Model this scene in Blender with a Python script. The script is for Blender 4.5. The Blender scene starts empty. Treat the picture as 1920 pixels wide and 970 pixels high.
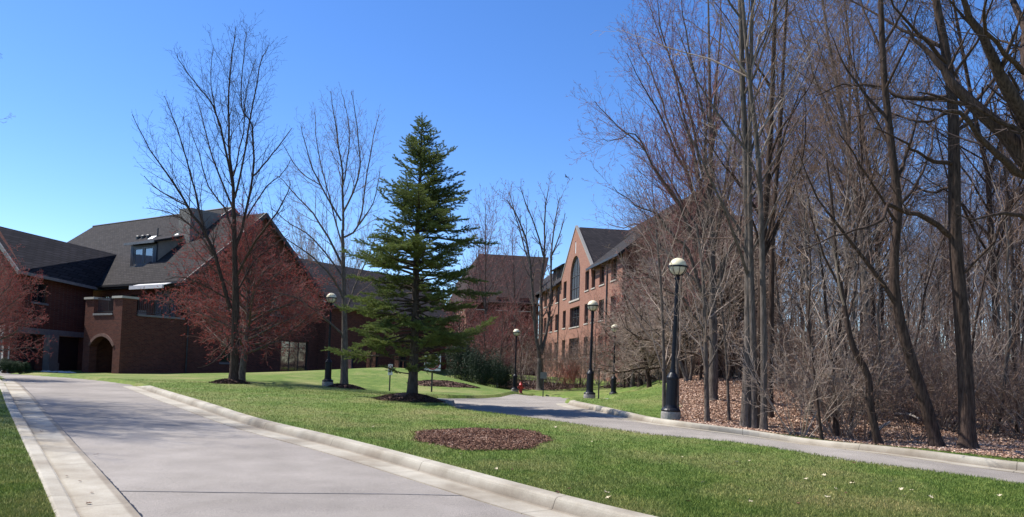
import bpy, bmesh, math, random
import numpy as np
from mathutils import Vector, Matrix
from mathutils.geometry import tessellate_polygon

random.seed(7); rng = np.random.default_rng(7)
R = math.radians
sc = bpy.context.scene
COL = sc.collection
EYE = 1.6; F = 1400.0; PX0, PY0 = 960.0, 617.0

# ------------------------------------------------------------------ camera
cam_d = bpy.data.cameras.new('camera'); cam = bpy.data.objects.new('camera', cam_d); COL.objects.link(cam)
cam_d.sensor_width = 36; cam_d.lens = 36*F/1920; cam_d.shift_y = (617-485)/1920.0
cam_d.clip_start = .1; cam_d.clip_end = 3000
ROT = Matrix.Rotation(R(93), 4, 'X') @ Matrix.Rotation(0.03, 4, 'Z')
cam.matrix_world = Matrix.Translation((0, 0, EYE)) @ ROT
sc.camera = cam
R3 = ROT.to_3x3()

def ray(px, py):
    return R3 @ Vector(((px-PX0)/F, -(py-PY0)/F, -1.0))
def at(px, py, Y):
    d = ray(px, py); return Vector((0, 0, EYE)) + d*(Y/d.y)
def at_z(px, py, z):
    d = ray(px, py); return Vector((0, 0, EYE)) + d*((z-EYE)/d.z)

# ------------------------------------------------------------------ tagging
def tag(o, label=None, cat=None, group=None, kind=None):
    if label: o['label'] = label
    if cat: o['category'] = cat
    if group: o['group'] = group
    if kind: o['kind'] = kind
    return o
def empty(name, loc=(0, 0, 0), rz=0, **k):
    o = bpy.data.objects.new(name, None); COL.objects.link(o)
    o.location = loc; o.rotation_euler = (0, 0, rz); o.empty_display_size = .3
    return tag(o, **k)
def copy_tree(o, parent=None):
    c = o.copy(); COL.objects.link(c)
    if parent: c.parent = parent
    for ch in list(KIDS.get(o.name, [])):
        copy_tree(ch, c)
    return c
KIDS = {}

class MB:
    """collects geometry, builds ONE mesh object"""
    def __init__(s): s.v = []; s.n = 0; s.q = []; s.t = []; s.qm = []; s.tm = []; s.uvq = None
    def add(s, V, Q=None, T=None, m=0):
        V = np.asarray(V, float).reshape(-1, 3)
        if Q is not None and len(Q):
            Q = np.asarray(Q, int)+s.n; s.q.append(Q); s.qm.append(np.full(len(Q), m))
        if T is not None and len(T):
            T = np.asarray(T, int)+s.n; s.t.append(T); s.tm.append(np.full(len(T), m))
        s.v.append(V); s.n += len(V)
        return s
    def box(s, x0, y0, z0, x1, y1, z1, m=0):
        V = [(x0, y0, z0), (x1, y0, z0), (x1, y1, z0), (x0, y1, z0), (x0, y0, z1), (x1, y0, z1), (x1, y1, z1), (x0, y1, z1)]
        return s.add(V, [(0, 3, 2, 1), (4, 5, 6, 7), (0, 1, 5, 4), (1, 2, 6, 5), (2, 3, 7, 6), (3, 0, 4, 7)], m=m)
    def hexa(s, P, m=0):       # 8 points, bottom 4 then top 4
        return s.add(P, [(0, 3, 2, 1), (4, 5, 6, 7), (0, 1, 5, 4), (1, 2, 6, 5), (2, 3, 7, 6), (3, 0, 4, 7)], m=m)
    def lathe(s, prof, n=16, c=(0, 0), m=0):
        a = np.linspace(0, 2*math.pi, n, endpoint=False)
        V = np.array([[(c[0]+r*math.cos(t), c[1]+r*math.sin(t), z) for t in a] for r, z in prof]).reshape(-1, 3)
        Q = [(i*n+j, i*n+(j+1) % n, (i+1)*n+(j+1) % n, (i+1)*n+j) for i in range(len(prof)-1) for j in range(n)]
        return s.add(V, Q, m=m)
    def tube(s, pts, rad, n=8, m=0):
        pts = np.asarray(pts, float)[None]; rad = np.broadcast_to(np.asarray(rad, float), (pts.shape[1],))[None]
        V, Q = tubes(pts, rad, n); s.add(V, Q, m=m)
        k = pts.shape[1]
        for base, c in ((0, pts[0, 0]), ((k-1)*n, pts[0, -1])):    # caps
            s.add(np.vstack([V[base:base+n], c[None]]), T=[(j, (j+1) % n, n) for j in range(n)], m=m)
        return s
    def build(s, name, mats, parent=None, smooth=False, **k):
        V = np.vstack(s.v) if s.v else np.zeros((0, 3))
        q = np.vstack(s.q) if s.q else np.zeros((0, 4), int); t = np.vstack(s.t) if s.t else np.zeros((0, 3), int)
        me = bpy.data.meshes.new(name)
        me.vertices.add(len(V)); me.vertices.foreach_set('co', V.ravel())
        me.loops.add(q.size+t.size); me.loops.foreach_set('vertex_index', np.concatenate([q.ravel(), t.ravel()]).astype(np.int32))
        nq, nt = len(q), len(t)
        me.polygons.add(nq+nt)
        st = np.concatenate([np.arange(nq)*4, nq*4+np.arange(nt)*3]).astype(np.int32)
        me.polygons.foreach_set('loop_start', st)
        mi = np.concatenate([np.concatenate(s.qm) if s.qm else [], np.concatenate(s.tm) if s.tm else []]).astype(np.int32)
        if not isinstance(mats, (list, tuple)): mats = [mats]
        for m in mats: me.materials.append(m)
        me.polygons.foreach_set('material_index', mi)
        me.polygons.foreach_set('use_smooth', np.full(nq+nt, bool(smooth)))
        me.update(calc_edges=True); me.validate()
        o = bpy.data.objects.new(name, me); COL.objects.link(o)
        if parent is not None:
            o.parent = parent; KIDS.setdefault(parent.name, []).append(o)
        return tag(o, **k)

def tubes(P, Rd, k):
    """P (B,m,3) polylines, Rd (B,m) radii -> verts, quads"""
    B, m, _ = P.shape
    T = np.empty_like(P); T[:, 1:-1] = P[:, 2:]-P[:, :-2]; T[:, 0] = P[:, 1]-P[:, 0]; T[:, -1] = P[:, -1]-P[:, -2]
    T /= np.linalg.norm(T, axis=2, keepdims=True)+1e-9
    main = P[:, -1]-P[:, 0]; main /= np.linalg.norm(main, axis=1, keepdims=True)+1e-9
    ref = np.where(np.abs(main[:, 2:3]) > .8, np.array([[1., 0, 0]]), np.array([[0, 0, 1.]]))[:, None, :]
    U = np.cross(T, np.broadcast_to(ref, T.shape)); U /= np.linalg.norm(U, axis=2, keepdims=True)+1e-9
    W = np.cross(T, U)
    a = np.arange(k)*2*math.pi/k
    V = P[:, :, None]+Rd[:, :, None, None]*(np.cos(a)[None, None, :, None]*U[:, :, None]+np.sin(a)[None, None, :, None]*W[:, :, None])
    idx = np.arange(B*m*k).reshape(B, m, k)
    A = idx[:, :-1]; C = idx[:, 1:]
    Q = np.stack([A, np.roll(A, -1, 2), np.roll(C, -1, 2), C], -1).reshape(-1, 4)
    return V.reshape(-1, 3), Q

# ------------------------------------------------------------------ materials
def mat(name, rough=.8):
    m = bpy.data.materials.new(name); m.use_nodes = True; nt = m.node_tree
    b = nt.nodes['Principled BSDF']; b.inputs['Roughness'].default_value = rough
    return m, nt, b
def N(nt, t, **k):
    n = nt.nodes.new(t)
    for a, v in k.items():
        if a in n.inputs.keys(): n.inputs[a].default_value = v
        else: setattr(n, a, v)
    return n
def ramp(nt, src, stops, interp='LINEAR'):
    r = nt.nodes.new('ShaderNodeValToRGB'); r.color_ramp.interpolation = interp
    e = r.color_ramp.elements
    while len(e) < len(stops): e.new(.5)
    for i, (p, c) in enumerate(stops): e[i].position = p; e[i].color = (*c, 1)
    nt.links.new(src, r.inputs[0]); return r.outputs[0]
def mixc(nt, a, b, f, mode='MIX'):
    x = nt.nodes.new('ShaderNodeMix'); x.data_type = 'RGBA'; x.blend_type = mode
    for s, v in ((6, a), (7, b), (0, f)):
        if hasattr(v, 'links'): nt.links.new(v, x.inputs[s])
        elif isinstance(v, (tuple, list)): x.inputs[s].default_value = (*v, 1) if len(v) == 3 else v
        else: x.inputs[s].default_value = v
    return x.outputs[2]
def coords(nt, which='Object'):
    return nt.nodes.new('ShaderNodeTexCoord').outputs[which]
def noise(nt, vec, scale, detail=4, rough=.6, out='Fac'):
    n = N(nt, 'ShaderNodeTexNoise'); n.inputs['Scale'].default_value = scale; n.inputs['Detail'].default_value = detail
    n.inputs['Roughness'].default_value = rough; nt.links.new(vec, n.inputs['Vector']); return n.outputs[out]
def bump(nt, b, h, strength=.4, dist=.02):
    n = nt.nodes.new('ShaderNodeBump'); n.inputs['Strength'].default_value = strength; n.inputs['Distance'].default_value = dist
    nt.links.new(h, n.inputs['Height']); nt.links.new(n.outputs[0], b.inputs['Normal'])
def simple(name, c1, c2, scale=8, rough=.8, detail=5, bmp=0, stretch=None, spec=None, metal=0):
    m, nt, b = mat(name, rough); v = coords(nt)
    if stretch:
        mp = nt.nodes.new('ShaderNodeMapping'); mp.inputs['Scale'].default_value = stretch; nt.links.new(v, mp.inputs[0]); v = mp.outputs[0]
    f = noise(nt, v, scale, detail)
    nt.links.new(ramp(nt, f, [(.3, c1), (.7, c2)]), b.inputs['Base Color'])
    if bmp: bump(nt, b, f, bmp)
    if spec is not None: b.inputs['Specular IOR Level'].default_value = spec
    b.inputs['Metallic'].default_value = metal
    return m

def brick_mat(name, c1, c2, mortar, bw=.21, bh=.075, mort=.01):
    m, nt, b = mat(name, .9); v = coords(nt)
    sx = nt.nodes.new('ShaderNodeSeparateXYZ'); nt.links.new(v, sx.inputs[0])
    ad = nt.nodes.new('ShaderNodeMath'); ad.operation = 'ADD'; nt.links.new(sx.outputs[0], ad.inputs[0]); nt.links.new(sx.outputs[1], ad.inputs[1])
    cb = nt.nodes.new('ShaderNodeCombineXYZ'); nt.links.new(ad.outputs[0], cb.inputs[0]); nt.links.new(sx.outputs[2], cb.inputs[1])
    br = nt.nodes.new('ShaderNodeTexBrick'); nt.links.new(cb.outputs[0], br.inputs['Vector'])
    br.inputs['Scale'].default_value = 1; br.inputs['Brick Width'].default_value = bw; br.inputs['Row Height'].default_value = bh
    br.inputs['Mortar Size'].default_value = mort; br.inputs['Mortar Smooth'].default_value = .2
    br.inputs['Color1'].default_value = (*c1, 1); br.inputs['Color2'].default_value = (*c2, 1); br.inputs['Mortar'].default_value = (*mortar, 1)
    f = noise(nt, v, .7, 5); f2 = noise(nt, v, 9, 3)
    c = mixc(nt, br.outputs[0], mixc(nt, (.55, .5, .5), (1.25, 1.2, 1.15), f), .6, 'MULTIPLY')
    c = mixc(nt, c, mixc(nt, (.6, .6, .6), (1.3, 1.3, 1.3), f2), .5, 'MULTIPLY')
    nt.links.new(c, b.inputs['Base Color']); bump(nt, b, br.outputs[1], -.3, .01); b.inputs['Specular IOR Level'].default_value = .08
    return m
def leafy(name, stops, scale=3, rough=.6, trans=0, rnd=True, vec='Object'):
    m, nt, b = mat(name, rough); v = coords(nt, vec)
    f = noise(nt, v, scale, 4, .7)
    if rnd:
        g = nt.nodes.new('ShaderNodeNewGeometry')
        mm = nt.nodes.new('ShaderNodeMath'); mm.operation = 'MULTIPLY_ADD'; nt.links.new(g.outputs['Random Per Island'], mm.inputs[0]); mm.inputs[1].default_value = .5
        m2 = nt.nodes.new('ShaderNodeMath'); m2.operation = 'SUBTRACT'; nt.links.new(f, m2.inputs[0]); m2.inputs[1].default_value = .25
        nt.links.new(m2.outputs[0], mm.inputs[2]); f = mm.outputs[0]
    nt.links.new(ramp(nt, f, stops), b.inputs['Base Color'])
    b.inputs['Specular IOR Level'].default_value = .25
    if trans:
        tr = nt.nodes.new('ShaderNodeBsdfTranslucent'); nt.links.new(ramp(nt, f, stops), tr.inputs[0])
        mx = nt.nodes.new('ShaderNodeMixShader'); mx.inputs[0].default_value = trans
        nt.links.new(b.outputs[0], mx.inputs[1]); nt.links.new(tr.outputs[0], mx.inputs[2])
        nt.links.new(mx.outputs[0], nt.nodes['Material Output'].inputs[0])
    return m

M = {}
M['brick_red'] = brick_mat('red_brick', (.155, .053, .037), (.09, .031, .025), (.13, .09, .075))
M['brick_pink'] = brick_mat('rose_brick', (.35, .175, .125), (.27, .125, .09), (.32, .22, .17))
M['stone'] = simple('limestone', (.36, .32, .27), (.46, .42, .36), 4, .85)
M['stone_dark'] = simple('weathered_stone', (.16, .15, .15), (.22, .21, .20), 4, .85)
M['stucco'] = simple('grey_stucco', (.17, .15, .13), (.24, .215, .185), 3, .95, bmp=.2)
def shingle(name, c1, c2, row=.16):
    m = brick_mat(name, c1, c2, tuple(x*.35 for x in c1), .33, row, .018)
    return m
M['shingle_grey'] = shingle('grey_shingles', (.052, .048, .048), (.034, .032, .033))
M['shingle_dark'] = shingle('dark_shingles', (.045, .041, .045), (.026, .025, .029), .2)
M['dark_trim'] = simple('dark_trim', (.02, .02, .022), (.035, .033, .035), 5, .5)
M['bronze'] = simple('bronze_frame', (.035, .03, .027), (.06, .05, .045), 5, .45)
M['grey_frame'] = simple('grey_frame', (.10, .095, .09), (.15, .14, .13), 5, .5)
M['white_paint'] = simple('white_paint', (.68, .67, .64), (.8, .79, .76), 6, .5)
M['awning'] = simple('awning_cloth', (.5, .48, .47), (.75, .72, .7), 2.5, .8, stretch=(1, 6, 6))
M['door'] = simple('door_paint', (.025, .018, .02), (.04, .028, .03), 3, .5)
def glass_mat(name, c, rough=.04):
    m, nt, b = mat(name, rough); b.inputs['Base Color'].default_value = (*c, 1); b.inputs['Metallic'].default_value = .0
    b.inputs['Specular IOR Level'].default_value = 1.0; b.inputs['IOR'].default_value = 1.9
    v = coords(nt); bump(nt, b, noise(nt, v, .8, 2), .08, .05)
    return m
M['glass'] = glass_mat('window_glass', (.012, .014, .018))
M['glass_blue'] = glass_mat('curtained_glass', (.09, .11, .13))
M['lamp_iron'] = simple('painted_iron', (.004, .005, .009), (.009, .011, .018), 20, .45, spec=.25)
M['globe'] = simple('lamp_globe', (.72, .64, .42), (.80, .72, .50), 6, .25)
M['globe_low'] = simple('lamp_globe_refractor', (.50, .46, .35), (.64, .60, .50), 40, .3)
M['concrete_base'] = simple('post_concrete', (.18, .17, .155), (.30, .28, .25), 14, .9, bmp=.3)
M['red_paint'] = simple('red_paint', (.42, .02, .015), (.5, .035, .02), 8, .4)
M['sign_red'] = simple('sign_red', (.4, .02, .03), (.45, .03, .04), 8, .4)
M['black'] = simple('black_paint', (.008, .008, .009), (.015, .015, .016), 8, .5)
M['needles'] = leafy('fir_needles', [(.1, (.060, .092, .032)), (.45, (.125, .165, .044)), (.75, (.21, .245, .062)), (1, (.30, .32, .09))], 1.3, .55, .3)
M['olive_buds'] = leafy('olive_buds', [(.1, (.10, .11, .03)), (.9, (.20, .22, .06))], 3, .7, .3)
M['yew'] = leafy('yew_leaves', [(.1, (.010, .022, .012)), (.8, (.03, .055, .025))], 2, .6)
M['hedge'] = leafy('hedge_leaves', [(.1, (.012, .03, .01)), (.8, (.04, .075, .025))], 4, .6)
M['red_buds'] = leafy('red_buds', [(.1, (.20, .026, .026)), (.5, (.40, .05, .044)), (.9, (.56, .14, .10))], 3, .7, .3)
M['pink_buds'] = leafy('pink_buds', [(.1, (.27, .09, .085)), (.9, (.46, .19, .16))], 3, .7, .2)
M['dry_leaf'] = leafy('dry_leaves', [(.05, (.18, .10, .065)), (.35, (.38, .23, .155)), (.65, (.54, .37, .27)), (.95, (.74, .62, .50))], 1.7, .8)
M['tan_leaf'] = leafy('bleached_leaf', [(.1, (.42, .32, .18)), (.9, (.75, .66, .46))], 3, .7)
M['brown_leaf'] = leafy('brown_leaf', [(.1, (.06, .03, .02)), (.9, (.18, .09, .05))], 3, .8)
M['mulch'] = leafy('bark_mulch', [(.1, (.022, .014, .012)), (.5, (.065, .038, .030)), (.9, (.16, .095, .07))], 1.5, .95)
M['mulch_red'] = leafy('red_bark_mulch', [(.05, (.06, .036, .028)), (.4, (.17, .085, .055)), (.7, (.29, .17, .115)), (.98, (.54, .44, .35))], 1.5, .95)
M['stones'] = simple('pale_stones', (.3, .29, .27), (.5, .48, .44), 9, .9)
def bark(name, c1, c2):
    return simple(name, tuple(x*.75 for x in c1), tuple(x*1.15 for x in c2), 9, .95, 8, 1.0, stretch=(3, 3, .45), spec=.1)
M['bark_dark'] = bark('dark_bark', (.030, .020, .016), (.090, .062, .049))
M['bark_grey'] = bark('grey_bark', (.06, .048, .041), (.16, .132, .112))
M['bark_pale'] = bark('pale_bark', (.12, .105, .092), (.27, .235, .205))
M['bark_fir'] = bark('fir_bark', (.035, .027, .023), (.10, .078, .064))
M['twig_brown'] = simple('brown_twigs', (.13, .086, .066), (.26, .178, .138), 1, .9, spec=.1)
M['twig_grey'] = simple('grey_twigs', (.21, .16, .13), (.42, .335, .275), 1, .9, spec=.1)
M['twig_red'] = simple('red_twigs', (.13, .062, .056), (.30, .17, .15), 1, .9, spec=.1)
M['twig_dark'] = simple('dark_twigs', (.032, .023, .022), (.075, .056, .050), 1, .9, spec=.1)
M['log'] = simple('dead_wood', (.30, .26, .22), (.48, .43, .38), 6, .9)

# lawn
def lawn_mat(name, blade=False):
    m, nt, b = mat(name, .85 if not blade else .6); v = coords(nt)
    big = noise(nt, v, .35, 4, .65); mid = noise(nt, v, 1.7, 6, .75); fine = noise(nt, v, 38, 4, .75)
    g = ramp(nt, mid, [(.32, (.062, .118, .020)), (.52, (.108, .168, .034)), (.72, (.190, .225, .062))])
    straw = ramp(nt, fine, [(.35, (.18, .175, .065)), (.7, (.37, .33, .165))])
    f = nt.nodes.new('ShaderNodeMath'); f.operation = 'MULTIPLY_ADD'; f.use_clamp = True
    nt.links.new(ramp(nt, big, [(.44, (0, 0, 0)), (.66, (.75, .75, .75))]), f.inputs[0]); f.inputs[1].default_value = .9; f.inputs[2].default_value = .06
    c = mixc(nt, g, straw, f.outputs[0])
    c = mixc(nt, c, ramp(nt, fine, [(.3, (.45, .5, .4)), (.7, (1.5, 1.45, 1.35))]), .75, 'MULTIPLY')
    if blade:
        gg = nt.nodes.new('ShaderNodeNewGeometry')
        c = mixc(nt, c, ramp(nt, gg.outputs['Random Per Island'], [(0, (.55, .6, .5)), (.72, (1.25, 1.25, 1.1)), (.8, (2.1, 1.7, 1.9)), (1, (2.9, 2.3, 2.6))]), .85, 'MULTIPLY')
        tr = nt.nodes.new('ShaderNodeBsdfTranslucent'); nt.links.new(c, tr.inputs[0])
        mx = nt.nodes.new('ShaderNodeMixShader'); mx.inputs[0].default_value = .25
        nt.links.new(b.outputs[0], mx.inputs[1]); nt.links.new(tr.outputs[0], mx.inputs[2]); nt.links.new(mx.outputs[0], nt.nodes['Material Output'].inputs[0])
    nt.links.new(c, b.inputs['Base Color']); b.inputs['Specular IOR Level'].default_value = .15
    if not blade: bump(nt, b, fine, .8, .03)
    return m
M['lawn'] = lawn_mat('lawn_turf'); M['blade'] = lawn_mat('grass_blades', True)
def floor_mat():
    m, nt, b = mat('leaf_litter_soil', .95); v = coords(nt)
    f = noise(nt, v, 14, 6, .8); g = noise(nt, v, .5, 3)
    c = ramp(nt, f, [(.3, (.05, .03, .022)), (.5, (.15, .085, .058)), (.68, (.30, .19, .13))])
    c = mixc(nt, c, (.05, .045, .025), ramp(nt, g, [(.5, (0, 0, 0)), (.7, (.5, .5, .5))]))
    nt.links.new(c, b.inputs['Base Color']); bump(nt, b, f, .8, .05); return m
M['forest_floor'] = floor_mat()
def asphalt_mat():
    m, nt, b = mat('aged_asphalt', .9); v = coords(nt)
    f = noise(nt, v, 110, 3, .8); g = noise(nt, v, 1.1, 6, .6); w = noise(nt, v, .25, 3)
    c = ramp(nt, g, [(.3, (.232, .210, .186)), (.7, (.302, .274, .246))])
    c = mixc(nt, c, ramp(nt, f, [(.32, (.45, .45, .45)), (.5, (1, 1, 1)), (.70, (1.7, 1.67, 1.62))]), .85, 'MULTIPLY')
    c = mixc(nt, c, ramp(nt, w, [(.35, (.80, .79, .79)), (.65, (1.10, 1.09, 1.08))]), 1, 'MULTIPLY')
    nt.links.new(c, b.inputs['Base Color']); bump(nt, b, f, .5, .008); b.inputs['Specular IOR Level'].default_value = .12; return m
M['asphalt'] = asphalt_mat()
def kerb_mat():
    m, nt, b = mat('kerb_concrete', .9); v = coords(nt)
    f = noise(nt, v, 60, 4, .7); g = noise(nt, v, 1.6, 5, .65); s = noise(nt, v, .6, 4)
    c = ramp(nt, g, [(.3, (.31, .275, .215)), (.7, (.44, .40, .325))])
    c = mixc(nt, c, ramp(nt, f, [(.3, (.7, .7, .7)), (.7, (1.15, 1.15, 1.15))]), .6, 'MULTIPLY')
    c = mixc(nt, c, ramp(nt, s, [(.34, (.60, .55, .50)), (.55, (1, 1, 1))]), .9, 'MULTIPLY')
    uv = nt.nodes.new('ShaderNodeUVMap'); sx = nt.nodes.new('ShaderNodeSeparateXYZ'); nt.links.new(uv.outputs[0], sx.inputs[0])
    fr = nt.nodes.new('ShaderNodeMath'); fr.operation = 'PINGPONG'; nt.links.new(sx.outputs[0], fr.inputs[0]); fr.inputs[1].default_value = 1.5
    j = ramp(nt, fr.outputs[0], [(0, (.22, .2, .18)), (.011, (1, 1, 1))])
    c = mixc(nt, c, j, 1, 'MULTIPLY')
    sl = ramp(nt, sx.outputs[1], [(0, (.55, .5, .46)), (.03, (1, 1, 1)), (.40, (1, 1, 1)), (.455, (.50, .44, .40)), (.50, (1, 1, 1))])   # dirt along the gutter seams
    c = mixc(nt, c, sl, .75, 'MULTIPLY')
    nt.links.new(c, b.inputs['Base Color']); bump(nt, b, f, .25, .008); return m
M['kerb'] = kerb_mat()
M['seam'] = simple('tar_seam', (.05, .048, .05), (.16, .15, .155), 30, .9)
M['drive_conc'] = simple('apron_concrete', (.40, .38, .35), (.5, .48, .45), 5, .9)

# ------------------------------------------------------------------ ground height
CT = []
def cz(px, py, z, g=0): p = at_z(px, py, z); CT.append((p.x, p.y, z-g))
def cd(px, py, Y, g=.13): p = at(px, py, Y); CT.append((p.x, p.y, p.z-g))
def cw(x, y, z): CT.append((x, y, z))
for a in [(0, 970, 0), (300, 970, 0), (700, 970, 0), (1200, 970, -.02), (0, 860, .08), (250, 860, .1), (550, 860, .08), (0, 790, .2), (200, 790, .22),
          (450, 790, .2), (0, 740, .35), (180, 745, .36), (330, 745, .36), (0, 712, .43), (100, 712, .45), (275, 722, .43), (180, 707, .45)]: cz(*a)
for a in [(700, 800, .3), (900, 820, .26), (1100, 860, .2), (1500, 940, .12), (1900, 960, .1), (1400, 850, .2), (1250, 830, .26), (1700, 890, .12), (770, 765, .42), (600, 740, .55)]: cz(*a, .13)
for a in [(1920, 883, -.02), (1600, 843, .1), (1250, 797, .27), (1065, 758, .3), (960, 750, .28), (840, 749, .25), (980, 741, .12), (1110, 749, .12)]: cz(*a)
for a in [(437, 719, 33), (645, 727, 36), (760, 690, 48), (700, 712, 42), (850, 712, 44), (900, 722, 46), (940, 733, 50), (830, 735, 38), (740, 735, 38),
          (1150, 748, 45.6), (965, 737, 52.6), (1190, 725, 52), (1240, 710, 46), (1215, 748, 36), (1105, 750, 33.7), (1257, 788, 20.6),
          (1300, 705, 33), (1300, 752, 25), (1300, 792, 20.9), (1420, 702, 36), (1420, 806, 19.6), (1420, 750, 26), (1600, 836, 18.2), (1600, 762, 25), (1600, 720, 38),
          (1815, 842, 17), (1815, 780, 25), (1900, 852, 16.6), (1900, 790, 26), (1900, 730, 45), (1050, 722, 62)]: cd(*a)
for a in [(-24, 44, .43), (-15, 58, .4), (-28, 42, .43), (-12, 75, .8), (-6, 70, 1.2), (5, 90, .2), (9, 62, .5), (-45, 20, .4), (-45, 60, .5), (-60, 100, .5), (0, 130, .3), (60, 60, 1.6),
          (60, 20, .6), (40, 120, 1.6), (-30, -15, 0), (0, -10, 0), (30, -15, 0), (0, 3, 0), (-6, 3, 0), (9, 3, 0), (200, 200, 1), (-200, 200, 1), (0, 300, 1), (250, 0, 1), (-250, 0, 1), (-14, 10, .12), (-17, 16, .22), (20, 9, 0)]: cw(*a)
CT = np.array(CT); CP = CT[:, :2]; CZ = CT[:, 2]
def kern(d2): return np.sqrt(d2+4.0)
D2 = ((CP[:, None]-CP[None])**2).sum(-1)
Amat = np.block([[kern(D2)-.0*np.eye(len(CP))-.15*np.eye(len(CP))*np.sign(1), np.ones((len(CP), 1))], [np.ones((1, len(CP))), np.zeros((1, 1))]])
Wt = np.linalg.solve(Amat, np.append(CZ, 0))
def G(x, y):
    x = np.asarray(x, float); y = np.asarray(y, float); s = x.shape
    xf = x.ravel(); yf = y.ravel(); out = np.empty(len(xf))
    for i in range(0, len(xf), 20000):
        d2 = (xf[i:i+20000, None]-CP[None, :, 0])**2+(yf[i:i+20000, None]-CP[None, :, 1])**2
        out[i:i+20000] = kern(d2)@Wt[:-1]+Wt[-1]
    return out.reshape(s)
def g(x, y): return float(G([x], [y])[0])
def hit(px, py, off=0.0, ymax=140):
    """point where the ray through a photo pixel meets the ground"""
    d = ray(px, py); d = d/d.y
    ys = np.concatenate([np.arange(3, 60, .1), np.arange(60, ymax, .5)])
    h = EYE+d.z*ys-(G(d.x*ys, ys)+off)
    k = np.where(h <= 0)[0]
    if len(k) == 0: k = [int(np.argmin(h))]
    k = k[0]; a = ys[k-1] if k else ys[0]; b = ys[k]
    if k and h[k-1] > 0 > h[k]: y = a+(b-a)*h[k-1]/(h[k-1]-h[k])
    else: y = b
    return (d.x*y, y)
GR = .13
def ground_pt(px, Y, grass=True):
    """ground point at depth Y in photo column px"""
    z = .5
    for _ in range(6):
        d = ray(px, 700); x = d.x/d.y*Y
        z = g(x, Y)
        py = 690+.03*(px-960)+(EYE-z)*F/Y
        d = ray(px, py); x = d.x/d.y*Y
    return Vector((x, Y, g(x, Y)+(GR if grass else 0)))

# ------------------------------------------------------------------ roads
def resample(pts, step=.35):
    P = np.array(pts, float); seg = np.linalg.norm(np.diff(P, axis=0), axis=1); s = np.concatenate([[0], np.cumsum(seg)])
    # smooth catmull through a dense polyline then even spacing
    t = np.arange(0, s[-1], step); X = np.interp(t, s, P[:, 0]); Yv = np.interp(t, s, P[:, 1])
    k = 9
    if len(X) > 3*k:
        ker = np.ones(k)/k
        Xp = np.pad(X, k//2, mode='reflect', reflect_type='odd'); Yp = np.pad(Yv, k//2, mode='reflect', reflect_type='odd')
        X = np.convolve(Xp, ker, 'valid'); Yv = np.convolve(Yp, ker, 'valid')
    return np.stack([X, Yv], 1)
A_left = resample([hit(*p) for p in [(330, 1330), (196, 1070), (148, 970), (83, 857), (33, 770), (8, 722), (-6, 712)]])
A_right = resample([hit(*p) for p in [(253, 725), (333, 753), (500, 808), (640, 842), (684, 854), (804, 890), (994, 945), (1065, 966)]]+[(3.9, 4.6), (6.6, 1.2)])
farL = [hit(*p) for p in [(250, 722), (173, 712), (117, 707.5)]]
A_far = [(-36, 47.5), (-31, 45.3)]
A_poly = np.vstack([A_left, [(-26.5, 38), (-40, 41)], A_far, farL[::-1], A_right])
B_far = resample([hit(*p) for p in [(1064, 757), (1072, 762), (1110, 770), (1198, 789), (1300, 806), (1431, 821), (1610, 845), (1851, 876), (1960, 891)]]+[(16.3, 11.6), (22, 5)], .3)
B_near = [hit(*p, GR) for p in [(841, 757), (855, 765), (920, 773), (986, 781), (1100, 797), (1220, 814), (1377, 828), (1453, 839), (1610, 865), (1723, 879), (1851, 896), (1960, 914)]]+[(13, 7), (16.5, 2)]
B_top = [hit(*p) for p in [(1150, 751), (1110, 748.5), (1052, 745), (1000, 741.5), (960, 739.5)]]
B_top += [hit(940, 744.5), hit(900, 747), hit(841, 747.5)]
tipp = hit(1064, 757)
isl = [hit(1062, 754), hit(1080, 752), hit(1150, 755)]
B_poly = np.vstack([B_far[::-1], isl, B_top, [hit(790, 746)], [hit(790, 757)], B_near])
def inside(poly, x, y):
    c = np.zeros(x.shape, bool); n = len(poly)
    for i in range(n):
        x0, y0 = poly[i]; x1, y1 = poly[(i+1) % n]
        if y0 == y1: continue
        k = ((y0 > y) != (y1 > y)) & (x < (x1-x0)*(y-y0)/(y1-y0)+x0); c ^= k
    return c
def dist_line(P, x, y):
    d = np.full(x.shape, 1e9)
    for i in range(len(P)-1):
        ax, ay = P[i]; bx, by = P[i+1]; L = (bx-ax)**2+(by-ay)**2
        if L < 1e-9: continue
        t = np.clip(((x-ax)*(bx-ax)+(y-ay)*(by-ay))/L, 0, 1)
        d = np.minimum(d, np.hypot(x-ax-t*(bx-ax), y-ay-t*(by-ay)))
    return d

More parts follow.
